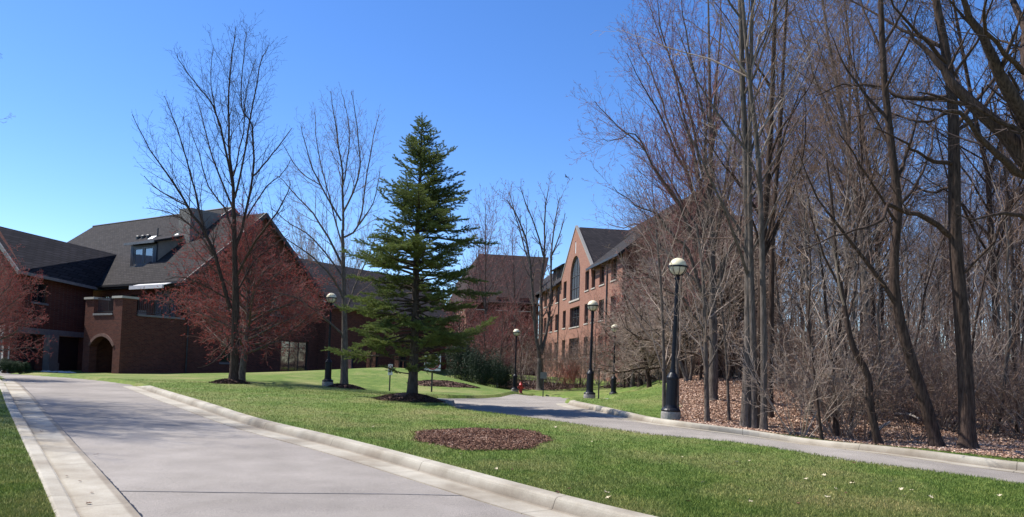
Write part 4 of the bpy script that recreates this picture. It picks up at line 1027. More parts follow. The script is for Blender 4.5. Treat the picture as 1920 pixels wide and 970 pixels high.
def pxpath(L, Y, dY=0):
    """[(px,py,width_px)] -> world points + radii at depth Y (dY = depth drift along the path)"""
    n = len(L); pts = []; rad = []
    for i, q in enumerate(L):
        yy = Y+dY*i/max(1, n-1); pts.append(at(q[0], q[1], yy)); rad.append(q[2]*.5*yy/F)
    return pts, rad
def fine(pts, rad, k=3, wob=.0):
    """catmull-rom subdivision"""
    P = [pts[0]]+pts+[pts[-1]]; out = []; ro = []
    for i in range(1, len(P)-2):
        for j in range(k):
            t = j/k; a, b, c, d = P[i-1], P[i], P[i+1], P[i+2]
            q = .5*((2*b)+(c-a)*t+(2*a-5*b+4*c-d)*t*t+(3*b-a-3*c+d)*t**3); out.append(q+vec_rand(wob)); ro.append(rad[i-1]*(1-t)+rad[i]*t)
    out.append(pts[-1]); ro.append(rad[-1]); return out, ro
def limb_tree(px, Y, trunk, limbs, spec, name, label, bark_m, twig_m, lev_trunk_dens=0, start=.4, limb_dens=None, rmin=.004, **k):
    """trunk & limbs given as photo-measured paths at real depth, twigs grown"""
    T = Tree(spec); T.rmin = rmin; base = ground_pt(px, Y)
    tp, tr = pxpath(trunk, Y); tp[0] = base.copy(); tp, tr = fine(tp, tr, 3, .0); ft, fr2 = flare(tp, tr)
    T.lines.append((0, ft, fr2)); Lt = sum((a-b).length for a, b in zip(tp, tp[1:]))
    T.sprout(tp, tr, Lt, 0, lev_trunk_dens, start)
    for L, dY in limbs:
        lp_, lr = pxpath(L, Y, dY); lp_, lr = fine(lp_, lr, 3, .02)
        T.lines.append((1, lp_, lr)); T.sprout(lp_, lr, sum((a-b).length for a, b in zip(lp_, lp_[1:])), 1, limb_dens, .15)
    return finish(T, base, name, label, bark_m, twig_m, **k)

# generic spec pieces
def spec_up(d1=1.3, d2=3.0, d3=5, ang=.6, up=.10, wig=.08):
    return [dict(n=8, wig=.04, up=.05, dens=.8, start=.35, ang=ang, ratio=.42, rr=.5, end=.2, taper=.5),
            dict(n=7, wig=wig, up=up, dens=d1, start=.12, ang=ang, ratio=.38, rr=.5, end=.15, taper=.55),
            dict(n=5, wig=wig*1.2, up=up*.7, dens=d2, start=.1, ang=.7, ratio=.42, rr=.55, end=.3, taper=.5),
            dict(n=3, wig=.13, up=.06, dens=d3, start=.1, ang=.75, ratio=.5, rr=.6, end=.5, taper=.4),
            dict(n=2, wig=.15, up=.04, dens=0, start=0, ang=.7, ratio=.4, rr=.6, end=.6)]

# T1 tall tree left
T1_limbs = [
 ([(439, 400, 7), (437, 345, 5.5), (430, 270, 4), (429, 171, 3), (436, 100, 2), (442, 50, 1)], .5),
 ([(439, 358, 5), (412, 236, 3.5), (390, 184, 2.6), (351, 137, 1.8), (332, 102, 1)], -1.5),
 ([(441, 470, 6), (458, 410, 5), (473, 332, 4), (473, 236, 3), (452, 200, 2.4), (458, 100, 1.4), (462, 60, 1)], 1.5),
 ([(473, 332, 3.5), (503, 297, 2.6), (525, 270, 2), (548, 240, 1)], 1.5),
 ([(440, 372, 4), (468, 232, 3), (486, 128, 2), (503, 85, 1)], -1),
 ([(431, 580, 8), (410, 505, 6.5), (385, 440, 5.5), (350, 385, 4.4), (317, 332, 3.2), (280, 280, 2), (248, 215, 1)], -1.5),
 ([(385, 440, 4.5), (373, 390, 3.6), (350, 300, 2.6), (330, 236, 1.8), (308, 180, 1)], 1.5),
 ([(440, 440, 5), (420, 390, 3.5), (392, 350, 2.5), (372, 290, 1.8), (352, 230, 1)], 2),
 ([(440, 400, 4), (400, 300, 3), (385, 240, 2), (366, 180, 1)], 2.4),
 ([(443, 520, 5), (480, 450, 4), (520, 400, 3), (545, 345, 1.4)], -2),
 ([(350, 385, 3), (300, 360, 2), (270, 330, 1)], -1),
 ([(400, 480, 4), (365, 430, 3), (320, 400, 2), (275, 390, 1)], 1.5), ([(425, 560, 3.5), (390, 540, 2.6), (345, 520, 1.8), (310, 525, 1)], -2),
 ([(436, 640, 3), (400, 680, 2), (370, 690, 1)], -1), ([(460, 410, 3), (500, 350, 2.2), (525, 330, 1.4), (545, 300, 1)], 1.2), ([(438, 330, 3), (455, 250, 2.2), (462, 170, 1.5), (480, 110, 1)], 1.4), ([(412, 236, 2.5), (395, 160, 1.6), (400, 90, 1)], 1),
 ([(440, 560, 4), (470, 500, 3), (500, 470, 2), (540, 440, 1)], 2.5)]
sp1 = spec_up(2.5, 3.9, 5.2, .52, .14, .07); sp1[1]['rr'] = .38; sp1[1]['taper'] = .88; sp1[1]['ratio'] = .5; sp1[1]['maxl'] = 2.3; sp1[2]['maxl'] = 1.05; sp1[3]['maxl'] = .45
limb_tree(437, 33, [(437, 718, 17), (441, 640, 15), (442, 560, 13), (440, 480, 9), (439, 400, 7.2)], T1_limbs, sp1, 'bare_tree', 'tallest bare tree at left with upswept limbs, before the red maple',
          M['bark_dark'], M['twig_dark'], .25, 1.9, rmin=.0038)
T2_limbs = [
 ([(642, 431, 5), (642, 323, 3.6), (633, 262, 2.6), (620, 171, 1)], .4),
 ([(643, 400, 4), (670, 340, 3.2), (674, 280, 2.4), (659, 171, 1)], -1.2),
 ([(645, 445, 4), (672, 423, 3.4), (689, 323, 2.5), (700, 260, 1.6), (711, 215, 1)], 1.2),
 ([(640, 415, 4), (603, 349, 3), (580, 300, 2), (564, 236, 1)], -1.5),
 ([(643, 500, 5), (600, 420, 3.4), (560, 370, 2.4), (520, 330, 1)], 1.4),
 ([(644, 560, 5), (615, 510, 3.6), (570, 470, 2.4), (525, 440, 1)], -1.6),
 ([(642, 460, 3.5), (620, 380, 2.6), (596, 280, 1.8), (590, 210, 1)], 1.3), ([(642, 350, 3), (655, 280, 2.2), (650, 210, 1.4), (640, 175, 1)], 1), ([(672, 423, 3), (700, 380, 2), (712, 320, 1)], -1.3), ([(603, 349, 2.5), (560, 320, 1.8), (530, 270, 1)], .8), ([(644, 520, 4), (590, 450, 2.8), (545, 420, 1.8), (508, 390, 1)], .5),
 ([(644, 600, 4.5), (665, 540, 3.4), (690, 480, 2.2), (710, 430, 1)], 1.5),
 ([(640, 625, 5), (600, 590, 3.5), (555, 560, 2.5), (505, 545, 1.2)], -1.8)]
limb_tree(645, 36, [(645, 725, 15), (646, 660, 13), (646, 600, 10), (644, 500, 7), (642, 431, 5)], T2_limbs, sp1, 'bare_tree', 'second bare tree with spreading upright limbs between the tall tree and the fir',
          M['bark_grey'], M['twig_brown'], .2, 1.9, rmin=.0042)

# generic whole tree in local space
def gen_tree(h, r, spec, start=.35, dens=None, lean=.0, seg=9, rmin=.005, wig=.035):
    T = Tree(spec); T.rmin = rmin; p = Vector((0, 0, 0)); d = Vector((random.gauss(0, lean), random.gauss(0, lean), 1)).normalized(); pts = [p.copy()]; rad = [r]
    for i in range(seg):
        d = (d+vec_rand(wig)+Vector((0, 0, .05))).normalized(); p = p+d*h/seg; pts.append(p.copy()); rad.append(max(.008, r*(1-.88*((i+1)/seg)**.9)))
    ft, fr_ = flare(pts, rad); T.lines.append((0, ft, fr_)); T.sprout(pts, rad, h, 0, dens, start); return T
def multi_tree(h, r, spec, stems, spread, rmin=.005, dens=None, start=.25):
    T = Tree(spec); T.rmin = rmin
    for s in range(stems):
        a = 6.283*s/stems+random.random()*.8; p = Vector((.12*math.cos(a), .12*math.sin(a), -.1)); d = Vector((spread*math.cos(a), spread*math.sin(a), 1)).normalized()
        hh = h*random.uniform(.75, 1.05); pts = [p.copy()]; rad = [r*random.uniform(.7, 1.1)]
        for i in range(8):
            d = (d+vec_rand(.06)+Vector((0, 0, .04))).normalized(); p = p+d*hh/8; pts.append(p.copy()); rad.append(max(.007, rad[0]*(1-.85*(i+1)/8)))
        T.lines.append((0, pts, rad)); T.sprout(pts, rad, hh, 0, dens, start)
    return T

# red maple in front of house: short trunk, round dense crown
random.seed(21)
spm = [dict(n=5, wig=.05, up=.03, dens=5.2, start=.28, ang=.95, ratio=.75, rr=.5, end=.3, taper=.45),
       dict(n=7, wig=.12, up=.045, dens=3.9, start=.15, ang=.75, ratio=.42, rr=.45, end=.15, taper=.45, maxl=1.6),
       dict(n=5, wig=.16, up=.04, dens=6.5, start=.08, ang=.8, ratio=.5, rr=.55, end=.3, taper=.4, maxl=.6),
       dict(n=3, wig=.2, up=.02, dens=6, start=.1, ang=.8, ratio=.55, rr=.6, end=.5, taper=.3, maxl=.3),
       dict(n=2, wig=.2, up=.02, dens=0, start=0, ang=.7, ratio=.4, rr=.6, end=.6)]
def maple(h, r, L, seed):
    random.seed(seed); T = Tree(spm); T.rmin = .005
    pts = [Vector((0, 0, 0)), Vector((.1, 0, h*.18)), Vector((.18, .05, h*.35)), Vector((.1, .1, h*.5)), Vector((.0, .1, h*.66))]; rad = [r, r*.85, r*.7, r*.5, r*.3]
    ft, fr_ = flare(pts, rad); T.lines.append((0, ft, fr_))
    n = 34
    for j in range(n):
        t = .22+.78*j/n; f = t*4; i = min(3, int(f)); P = pts[i].lerp(pts[i+1], f-i); a = j*2.4; el = .12+1.15*(j/n)**1.3
        d = Vector((math.cos(a)*math.cos(el), math.sin(a)*math.cos(el), math.sin(el)))
        T.grow(P, d, L*(1.05-.25*(j/n))*random.uniform(.85, 1.1), r*.42*(1.1-.5*j/n), 1)
    return T
T = maple(8.3, .15, 4.1, 5)
p = ground_pt(452, 35.5); 
mp = finish(T, Vector((0, 0, 0)), 'red_maple', 'round crowned maple covered in dark red buds before the house gable', M['bark_grey'], M['twig_red'], buds=M['red_buds'], bud_size=.05, bud_n=10); mp.location = p
m2 = copy_tree(mp); p = ground_pt(-22, 33); m2.location = p; m2.scale = (.62, .62, .66); m2.rotation_euler = (0, 0, 2.2); tag(m2, 'smaller red budded maple at the left edge before the house wing', 'tree')

# mid-distance trees before the right building
random.seed(31)
sp2 = spec_up(1.4, 3.0, 4.5, .5, .14, .07); sp2[1]['maxl'] = 1.8; sp2[2]['maxl'] = .8; sp2[3]['maxl'] = .4
mt_l = [([(1011, 672, 8), (1003, 610, 6.5), (998, 540, 5), (990, 470, 4), (972, 410, 3), (950, 375, 1.2)], -1.5),
        ([(1013, 660, 7), (1016, 600, 6), (1014, 540, 5), (1020, 480, 4.4), (1022, 400, 3), (1028, 355, 1.2)], .8),
        ([(1015, 665, 7), (1027, 610, 5.5), (1032, 560, 5), (1034, 480, 3.6), (1040, 420, 2.6), (1050, 370, 1.2)], 1.8),
        ([(1000, 520, 4), (985, 470, 3), (965, 400, 2), (955, 360, 1)], 2),
        ([(1018, 480, 4), (1005, 430, 3), (985, 380, 2), (975, 350, 1)], -2),
        ([(1034, 480, 3), (1050, 440, 2), (1060, 400, 1)], -1.5)]
limb_tree(1012, 56, [(1012, 708, 13), (1012, 690, 12), (1013, 672, 10)], mt_l, sp2, 'bare_tree', 'multi stemmed bare tree with pink buds in front of the rose brick facade', M['bark_grey'], M['twig_brown'], buds=M['pink_buds'], bud_size=.10, bud_n=2, rmin=.007)
def place_gen(T, px, Y, name, label, bk, tw, **k):
    r = finish(T, Vector((0, 0, 0)), name, label, bk, tw, **k); r.location = ground_pt(px, Y); return r
random.seed(33)
spr = spec_up(1.5, 3.2, 4.5, .55, .10, .09)
tA = place_gen(gen_tree(15, .16, spr, .3, 1.5, rmin=.008), 912, 66, 'bare_tree', 'slender pink budded tree just right of the fir tip, before the far wing', M['bark_grey'], M['twig_red'], buds=M['pink_buds'], bud_size=.1, bud_n=1)
def dup(src, px, Y, label, s=1, rz=0, group=None, cat='tree', sz=None, loc=None):
    o = copy_tree(src); o.location = loc or ground_pt(px, Y); o.scale = (s, s, sz or s); o.rotation_euler = (0, 0, rz)
    for kk in ('group',):
        if kk in o: del o[kk]
    return tag(o, label, cat, group)
dup(tA, 872, 72, 'thin pink budded tree close behind the fir crown on its right', .9, 2)
dup(tA, 962, 74, 'tall pinkish tree behind the multi stemmed tree, before the dark wing', .95, 4)
# lower red tree group by the far wing
T = maple(5.5, .12, 2.9, 8); mr = place_gen(T, 905, 60, 'red_maple', 'low reddish budded maple right of the fir by the far wing', M['bark_grey'], M['twig_red'], buds=M['red_buds'], bud_size=.06, bud_n=2)
dup(mr, 860, 66, 'reddish maple seen through the right side of the fir', 1.25, 1); dup(mr, 945, 68, 'reddish maple left of the multi stemmed tree before the dark wing', 1.25, 3); dup(mr, 985, 78, 'small reddish maple in the corner of the rose brick building', 1.2, 5)
# low spreading crab tree by road
random.seed(41)
spc = [dict(n=5, wig=.06, up=.02, dens=4, start=.3, ang=1, ratio=.8, rr=.5), dict(n=8, wig=.17, up=.01, dens=5.6, start=.12, ang=.85, ratio=.42, rr=.5, end=.15, maxl=1.5),
       dict(n=5, wig=.2, up=.02, dens=7, start=.08, ang=.9, ratio=.55, rr=.55, end=.3, maxl=.75), dict(n=3, wig=.2, up=.02, dens=6, start=.1, ang=.9, ratio=.55, rr=.6, end=.5, maxl=.3), dict(n=2, wig=.2, up=0, dens=0, start=0, ang=.7, ratio=.4, rr=.6)]
def crab(seed, h=5.2, L=3.0, r=.12):
    random.seed(seed); T = Tree(spc); T.rmin = .005
    pts = [Vector((0, 0, 0)), Vector((-.08, 0, h*.15)), Vector((-.22, .0, h*.3)), Vector((-.4, .05, h*.45)), Vector((-.5, .1, h*.6))]; rad = [r, r*.85, r*.75, r*.5, r*.3]
    ft, fr_ = flare(pts, rad); T.lines.append((0, ft, fr_))
    for j in range(18):
        t = .3+.7*j/18; f = t*4; i = min(3, int(f)); P = pts[i].lerp(pts[i+1], f-i); a = j*2.4; el = .05+1.0*(j/18)**1.3
        T.grow(P, Vector((math.cos(a)*math.cos(el), math.sin(a)*math.cos(el), math.sin(el))), L*random.uniform(.8, 1.1), r*.45, 1)
    return T
cr1 = place_gen(crab(3), 1219, 36, 'crab_apple_tree', 'low spreading bare tree with pale tangled twigs in a mulch ring by the road', M['bark_dark'], M['twig_grey'])
dup(cr1, 1275, 33, 'spreading pale twigged tree just behind the nearest lamp', 1.15, 2.2)
dup(cr1, 1345, 31, 'spreading pale twigged tree on the crest of the leafy bank', 1.1, 3.9)
dup(cr1, 1252, 39, 'spreading pale twigged tree on the grass between the low spreading tree and the nearest lamp', 1.1, .7)
dup(cr1, 1178, 53, 'spreading grey tree before the corner of the rose facade', 1.3, 3.3)
dup(cr1, 1385, 35, 'spreading pale twigged tree behind the roadside cluster', 1.15, 1.2)
dup(cr1, 1200, 47, 'spreading grey tree farther back behind the half hidden lamp', 1.25, 5.0)

# near woodland trees, measured one by one
random.seed(51)
spw = spec_up(2.2, 3.8, 5.0, .70, .06, .10); spw[1]['rr'] = .4; spw[1]['maxl'] = 2.2; spw[2]['maxl'] = 1.0; spw[3]['maxl'] = .45
bd, bg, bpale = M['bark_dark'], M['bark_grey'], M['bark_pale']; tb, tg, td = M['twig_brown'], M['twig_grey'], M['twig_dark']
limb_tree(1815, 17, [(1815, 838, 30), (1810, 700, 27), (1800, 560, 25), (1791, 440, 23), (1789, 300, 21), (1785, 180, 19), (1770, 80, 16), (1755, 0, 14), (1748, -90, 11)],
 [([(1788, 445, 11), (1740, 412, 10), (1690, 392, 8), (1664, 384, 7.5), (1656, 410, 7), (1620, 426, 5), (1560, 445, 3.5), (1500, 470, 1.5)], -1.5),
  ([(1785, 182, 12), (1725, 183, 9), (1680, 178, 6), (1640, 160, 4.5), (1580, 160, 3), (1530, 180, 1.5)], 1.5),
  ([(1787, 306, 9), (1750, 302, 7), (1715, 285, 5), (1690, 262, 4), (1640, 240, 2)], -1),
  ([(1790, 250, 8), (1840, 210, 6), (1880, 150, 4), (1930, 110, 2)], 1.5), ([(1780, 120, 9), (1720, 60, 6), (1680, 10, 4), (1640, -40, 2)], -1.5),
  ([(1786, 210, 6), (1720, 230, 4.5), (1660, 210, 3), (1600, 220, 1.5)], 2), ([(1797, 520, 6), (1850, 470, 4.5), (1890, 400, 3), (1925, 360, 1.5)], -1.5),
  ([(1789, 350, 6), (1740, 360, 4), (1690, 330, 2.5), (1650, 330, 1.2)], 2.5), ([(1785, 150, 7), (1830, 80, 5), (1860, 0, 3.5), (1880, -60, 2)], -2)],
 spw, 'bare_tree', 'largest straight dark trunk at the right, forking limbs reaching left', bd, td, .3, .4, .8)
limb_tree(1757, 17.4, [(1757, 834, 26), (1742, 780, 22), (1716, 700, 20), (1695, 630, 19), (1680, 560, 18), (1677, 480, 16), (1684, 390, 15), (1672, 280, 14), (1658, 150, 12), (1652, 20, 10), (1650, -70, 8)],
 [([(1684, 390, 6), (1720, 340, 5), (1745, 280, 3.5), (1760, 210, 2)], 1.5), ([(1680, 420, 6), (1640, 350, 4.5), (1600, 290, 3), (1570, 240, 1.5)], -1.5), ([(1672, 280, 6), (1630, 200, 4.5), (1600, 120, 3), (1580, 40, 1.5)], 1.5),
  ([(1660, 170, 6), (1700, 90, 4), (1725, 10, 2.5)], -1), ([(1655, 100, 5), (1620, 20, 3.5), (1600, -40, 2)], 1)],
 spw, 'bare_tree', 'pale barked tree leaning left beside the largest trunk, curving upright above', bd, tb, .35, .35, .8)
limb_tree(1648, 18, [(1648, 826, 15), (1632, 765, 14), (1627, 705, 13), (1600, 652, 11), (1588, 600, 9), (1578, 545, 8), (1568, 480, 6), (1562, 400, 5), (1550, 300, 3)],
 [([(1588, 600, 5), (1605, 540, 4), (1612, 480, 2.5), (1640, 400, 1.2)], 1), ([(1578, 545, 5), (1545, 480, 4), (1520, 400, 2.5), (1505, 330, 1.2)], -1)], spw, 'bare_tree', 'thin crooked S shaped tree at the edge of the wood', bd, tg, .6, .35)
def tall(px, Y, w, path, label, bk=bd, tw=tb, dens=.55, start=.35, n=4, sd=0):
    random.seed(100+int(px)+sd); ls = []
    tp = [(a, b, w*(1-.62*i/(len(path)-1))) for i, (a, b) in enumerate(path)]
    for j in range(n):
        k = random.randint(max(1, len(path)//2-1), len(path)-2); a, b = path[k]; s = random.choice((-1, 1)); x = a; y = b; L = [(x, y, w*.33)]
        for q in range(4): x += s*random.uniform(12, 34); y -= random.uniform(40, 75); L.append((x, y, max(1, w*.33*(1-.24*(q+1)))))
        ls.append((L, random.uniform(-2, 2)))
    return limb_tree(px, Y, tp, ls, spw, 'bare_tree', label, bk, tw, dens, start)
tall(1397, 19.9, 18, [(1397, 806), (1401, 700), (1403, 600), (1402, 450), (1398, 300), (1392, 150), (1388, 0), (1385, -80)], 'thick grey trunk at the left of the roadside cluster', bg)
tall(1414, 19.8, 14, [(1414, 807), (1412, 650), (1408, 500), (1405, 300), (1408, 120), (1412, -30)], 'slim upright trunk second from the left in the roadside cluster', bg)
tall(1432, 19.5, 13, [(1431, 810), (1432, 650), (1429, 480), (1422, 300), (1405, 150), (1392, 0), (1385, -60)], 'smooth slim trunk nearest the kerb in the roadside cluster', bg, tg)
tall(1424, 20.8, 16, [(1424, 800), (1426, 640), (1430, 480), (1442, 300), (1450, 120), (1455, -40)], 'dark trunk hidden behind the middle of the roadside cluster')
tall(1444, 22.5, 11, [(1444, 778), (1446, 600), (1450, 420), (1462, 260), (1470, 100), (1478, -50)], 'thin trunk just right of and behind the roadside cluster')
tall(1326, 21, 10, [(1328, 795), (1324, 700), (1322, 620), (1318, 520), (1306, 420)], 'thin double stemmed sapling right of the nearest lamp at the kerb', bg, tg, 1.4, .2, 3)
tall(1367, 21.5, 6, [(1367, 790), (1364, 710), (1360, 640), (1352, 560), (1350, 480)], 'very thin sapling between the double sapling and the roadside cluster', bg, tg, 1.6, .2, 2)
tall(1245, 21.8, 8, [(1245, 778), (1245, 700), (1243, 620), (1238, 520), (1230, 430)], 'thin sapling close on the left side of the nearest lamp', bg, tg, 1.4, .25, 3)
tall(1270, 21.3, 7, [(1270, 785), (1270, 700), (1269, 630), (1276, 540), (1284, 450)], 'thin sapling close on the right side of the nearest lamp', bg, tg, 1.4, .25, 3)
tall(1541, 18.6, 6, [(1541, 818), (1532, 750), (1524, 680), (1516, 600), (1520, 500), (1512, 400)], 'thin leaning sapling at the kerb left of the S shaped tree', bd, tg, 1.2, .3, 2)
tall(1600, 23, 9, [(1602, 795), (1598, 700), (1600, 600), (1604, 480), (1596, 350)], 'slim twin stem behind the foot of the S shaped tree', bg, tg, 1.0, .3, 2)
tall(1520, 23, 7, [(1520, 770), (1526, 700), (1518, 600), (1512, 500), (1508, 380)], 'slim stem in the brush left of the leaning sapling', bg, tg, 1.1, .3, 2)
# big red-bud maple forming the left edge of the wood
random.seed(61)
spb = spec_up(2.4, 4.2, 5.5, .55, .13, .07); spb[1]['rr'] = .38; spb[1]['maxl'] = 2.2; spb[2]['maxl'] = .95; spb[3]['maxl'] = .42
ml = []
for (x0, y0, x1, y1, x2, y2, x3, y3, w, dy) in [(1336, 600, 1290, 470, 1230, 400, 1150, 350, 8, -1.5), (1336, 520, 1270, 380, 1200, 270, 1115, 190, 8, 1.5), (1335, 470, 1290, 330, 1230, 200, 1175, 100, 8, -1), (1335, 430, 1300, 280, 1260, 120, 1215, 0, 8, 2),
        (1335, 400, 1320, 220, 1290, 80, 1270, -40, 7, -2), (1336, 560, 1260, 480, 1200, 420, 1140, 420, 6, 2), (1336, 640, 1280, 560, 1220, 520, 1160, 510, 6, -2), (1336, 480, 1370, 340, 1390, 200, 1400, 60, 7, 1), (1336, 540, 1390, 430, 1440, 330, 1470, 230, 6, -2),
        (1335, 350, 1340, 200, 1350, 60, 1352, -60, 7, 1), (1335, 500, 1260, 360, 1190, 250, 1130, 260, 6, -2.5), (1335, 450, 1280, 300, 1220, 130, 1190, 60, 6, 2.6), (1335, 380, 1290, 200, 1240, 60, 1230, -30, 6, -1.5), (1335, 610, 1310, 520, 1260, 440, 1200, 330, 6, 3)]:
    ml.append(([(x0, y0, w), ((x0+x1)/2-3, (y0+y1)/2, w*.85), (x1, y1, w*.7), ((x1+x2)/2, (y1+y2)/2+6, w*.55), (x2, y2, w*.42), ((x2+x3)/2, (y2+y3)/2+8, w*.28), (x3, y3, 1)], dy))
limb_tree(1335, 25.5, [(1336, 752, 20), (1338, 700, 17), (1337, 600, 14), (1335, 480, 12), (1334, 360, 9), (1332, 240, 7), (1330, 120, 5), (1328, 0, 3)], ml, spb, 'red_maple', 'large purple red budded maple forming the left edge of the wood, boughs sweeping left', bg, M['twig_red'], .8, .3, limb_dens=3.2, rmin=.0035, buds=M['pink_buds'], bud_size=.045, bud_n=3)
# oak outside the right edge whose limbs reach in
ok = [([(2010, 420, 44), (1960, 340, 38), (1920, 292, 34), (1870, 235, 28), (1815, 190, 22), (1770, 130, 14), (1730, 90, 8), (1690, 40, 3)], 1), ([(2000, 360, 34), (1950, 260, 30), (1900, 190, 26), (1862, 110, 20), (1830, 50, 15), (1800, 0, 10), (1770, -60, 5)], -1),
      ([(1960, 345, 20), (1905, 320, 15), (1850, 270, 11), (1800, 215, 8), (1760, 205, 5), (1700, 190, 2)], -1), ([(1990, 330, 26), (1940, 180, 20), (1920, 60, 14), (1880, -40, 8)], 2), ([(1950, 150, 14), (1900, 120, 10), (1850, 60, 7), (1850, 0, 4)], -2),
      ([(1985, 480, 14), (1930, 420, 10), (1880, 400, 7), (1830, 410, 4), (1790, 400, 2)], -1)]
limb_tree(2050, 14.5, [(2055, 900, 60), (2045, 760, 54), (2035, 620, 50), (2020, 500, 46), (2010, 420, 42), (2000, 300, 30), (1990, 100, 20), (1985, -100, 10)], ok, spw, 'oak_tree', 'thick black limbs of an oak reaching in from the upper right edge', bd, td, .3, .4, .9)

# woodland prototypes and copies
PROT = []
cfg = [(17, .12, bd, tb), (19, .14, bg, tb), (16, .10, bd, tg), (20, .15, bd, td), (15, .08, bg, tg), (18, .11, bpale, tb), (14, .075, bd, tb), (21, .16, bd, tb)]
for i, (h, r, bk, tw) in enumerate(cfg):
    random.seed(200+i); s_ = spec_up(2.0, 3.8, 4.6, .65+.08*(i % 3), .06, .12); s_[0]['rr'] = .42; s_[1]['rr'] = .42; s_[1]['maxl'] = 2.6; s_[2]['maxl'] = 1.1; s_[3]['maxl'] = .5
    T = gen_tree(h, r, s_, .22 if i % 2 else .32, 2.1, .035, rmin=.005, wig=.05)
    PROT.append(finish(T, Vector((0, 0, 0)), 'bare_tree', 'x', bk, tw))
SAP = []
for i in range(4):
    random.seed(300+i); s_ = spec_up(1.6, 3.0, 3.5, .6, .06, .12); s_[1]['maxl'] = 1.5; s_[2]['maxl'] = .7
    T = gen_tree(6+i, .05+.01*i, s_, .15, 2.2, .08, rmin=.005, wig=.09); SAP.append(finish(T, Vector((0, 0, 0)), 'sapling', 'x', bg if i % 2 else bd, (tg, tb, tg, tb)[i]))
BR = []
for i in range(4):
    random.seed(400+i); s_ = [dict(n=8, wig=.1, up=.02, dens=3.2, start=.15, ang=.7, ratio=.4, rr=.5), dict(n=5, wig=.16, up=.02, dens=5, start=.1, ang=.8, ratio=.45, rr=.55, maxl=.9), dict(n=3, wig=.2, up=.02, dens=4, start=.1, ang=.8, ratio=.5, rr=.6, maxl=.4), dict(n=2, wig=.2, up=0, dens=0, start=0, ang=.7, ratio=.4, rr=.6)]
    T = multi_tree(2.4+.4*i, .016, s_, 12, .75, rmin=.0045); BR.append(finish(T, Vector((0, 0, 0)), 'bare_shrub', 'x', (tg, tb, tg, tb)[i], (tg, tb, tg, tb)[i], cat='shrub', buds=M['olive_buds'] if i % 2 else None, bud_size=.03, bud_n=1))
RS = None
used = set()
def wput(src, loc, s, rz, label, cat, group, sz=None):
    if src.name in used: o = copy_tree(src)
    else: o = src; used.add(src.name)
    o.location = loc; o.scale = (s, s, sz or s); o.rotation_euler = (0, 0, rz); tag(o, label, cat, group)
random.seed(77)
blocked = [(1420, 20), (1335, 25.5), (1815, 17), (1757, 17.4), (1648, 18)]
cnt = 0; tries = 0; placed = []
while cnt < 47 and tries < 6000:
    tries += 1; Y = 24+random.random()**1.25*66; px = random.uniform(1290, 2010)
    if Y < 30 and px < 1480: continue
    if px < 1400 and Y < 32: continue
    X = (px-960)/F*Y
    if Y > 56 and X < 26: continue                       # building stands there
    if any((X-a)**2+(Y-b)**2 < (1.5 if Y < 40 else 3.2) for a, b in placed): continue
    placed.append((X, Y)); z = g(X, Y)+GR-.05
    wput(random.choice(PROT), (X, Y, z), random.uniform(.8, 1.1), random.uniform(0, 6.28), 'slender bare tree standing among the many in the wood at right', 'tree', 'slender bare trees filling the wood'); cnt += 1
for i in range(48):
    px = random.uniform(1280, 1960); Y = 19.5+random.random()**1.3*24
    if px < 1480: Y = max(Y, 31)
    if px > 1480: Y = max(Y, 19.5)
    X = (px-960)/F*Y; wput(SAP[i % 4], (X, Y, g(X, Y)+GR-.05), random.uniform(.7, 1.15), random.uniform(0, 6.28), 'thin bare sapling in the undergrowth of the wood at right', 'sapling', 'thin saplings in the undergrowth')
for i in range(88):
    px = random.uniform(1470, 1990) if i < 72 else random.uniform(1300, 1480); Y = 19.0+random.random()**1.3*26
    if px < 1480: Y = max(Y, 31)
    X = (px-960)/F*Y; wput(BR[i % 4], (X, Y, g(X, Y)+GR-.03), random.uniform(.6, 1.15), random.uniform(0, 6.28), 'tangled leafless bush in the undergrowth of the wood at right', 'shrub', 'leafless bushes in the wood undergrowth')
# shrubs in the bed before the right building
for i, (px, Y, s, lab) in enumerate([(995, 60, 1.3, 'rounded grey bush left of the multi stemmed tree'), (975, 64, 1.3, 'rounded bare bush behind the far lamp'), (1035, 60, 1.1, 'upright bare bush just right of the multi stemmed tree'), (1052, 62, 1.3, 'bare bush below the facade windows, second right of the multi stemmed tree'),
        (1085, 62, 1.3, 'bare bush right of the red twigged shrub below the facade'), (1100, 58, 1.1, 'bare bush behind the road tip lamp'), (1130, 56, 1.1, 'low grey bush between the road tip lamp and the half hidden lamp'), (1148, 57, 1.2, 'low grey bush behind the half hidden lamp'), (1172, 55, 1.2, 'grey bush right of the half hidden lamp'),
        (1195, 56, 1.3, 'grey bush at the dark corner of the rose brick building'), (955, 62, 1.2, 'bare bush left of the far lamp'), (1235, 52, 1.2, 'bare bush behind the low spreading tree'), (1265, 48, 1.2, 'bare bush at the top of the grass beside the leafy bank'), (1020, 66, 1.4, 'bare bush at the foot of the facade behind the multi stemmed tree'), (1070, 68, 1.4, 'bare bush at the foot of the facade behind the red twigged shrub'), (1042, 57, 1.5, 'tall bare bush between the multi stemmed tree and the red twigged shrub'), (1118, 62, 1.6, 'tall bare bush against the facade between the two right lamps'), (1088, 57, 1.2, 'bare bush at the bed edge just right of the red twigged shrub'), (1212, 50, 1.5, 'tall bare bush behind the trunk of the low spreading tree'), (1160, 62, 1.7, 'tall bare bush against the facade near its right corner')]):
    dup(BR[i % 4], px, Y, lab, s, i*1.3, cat='shrub', group='bare bushes before the rose brick building')
random.seed(88)
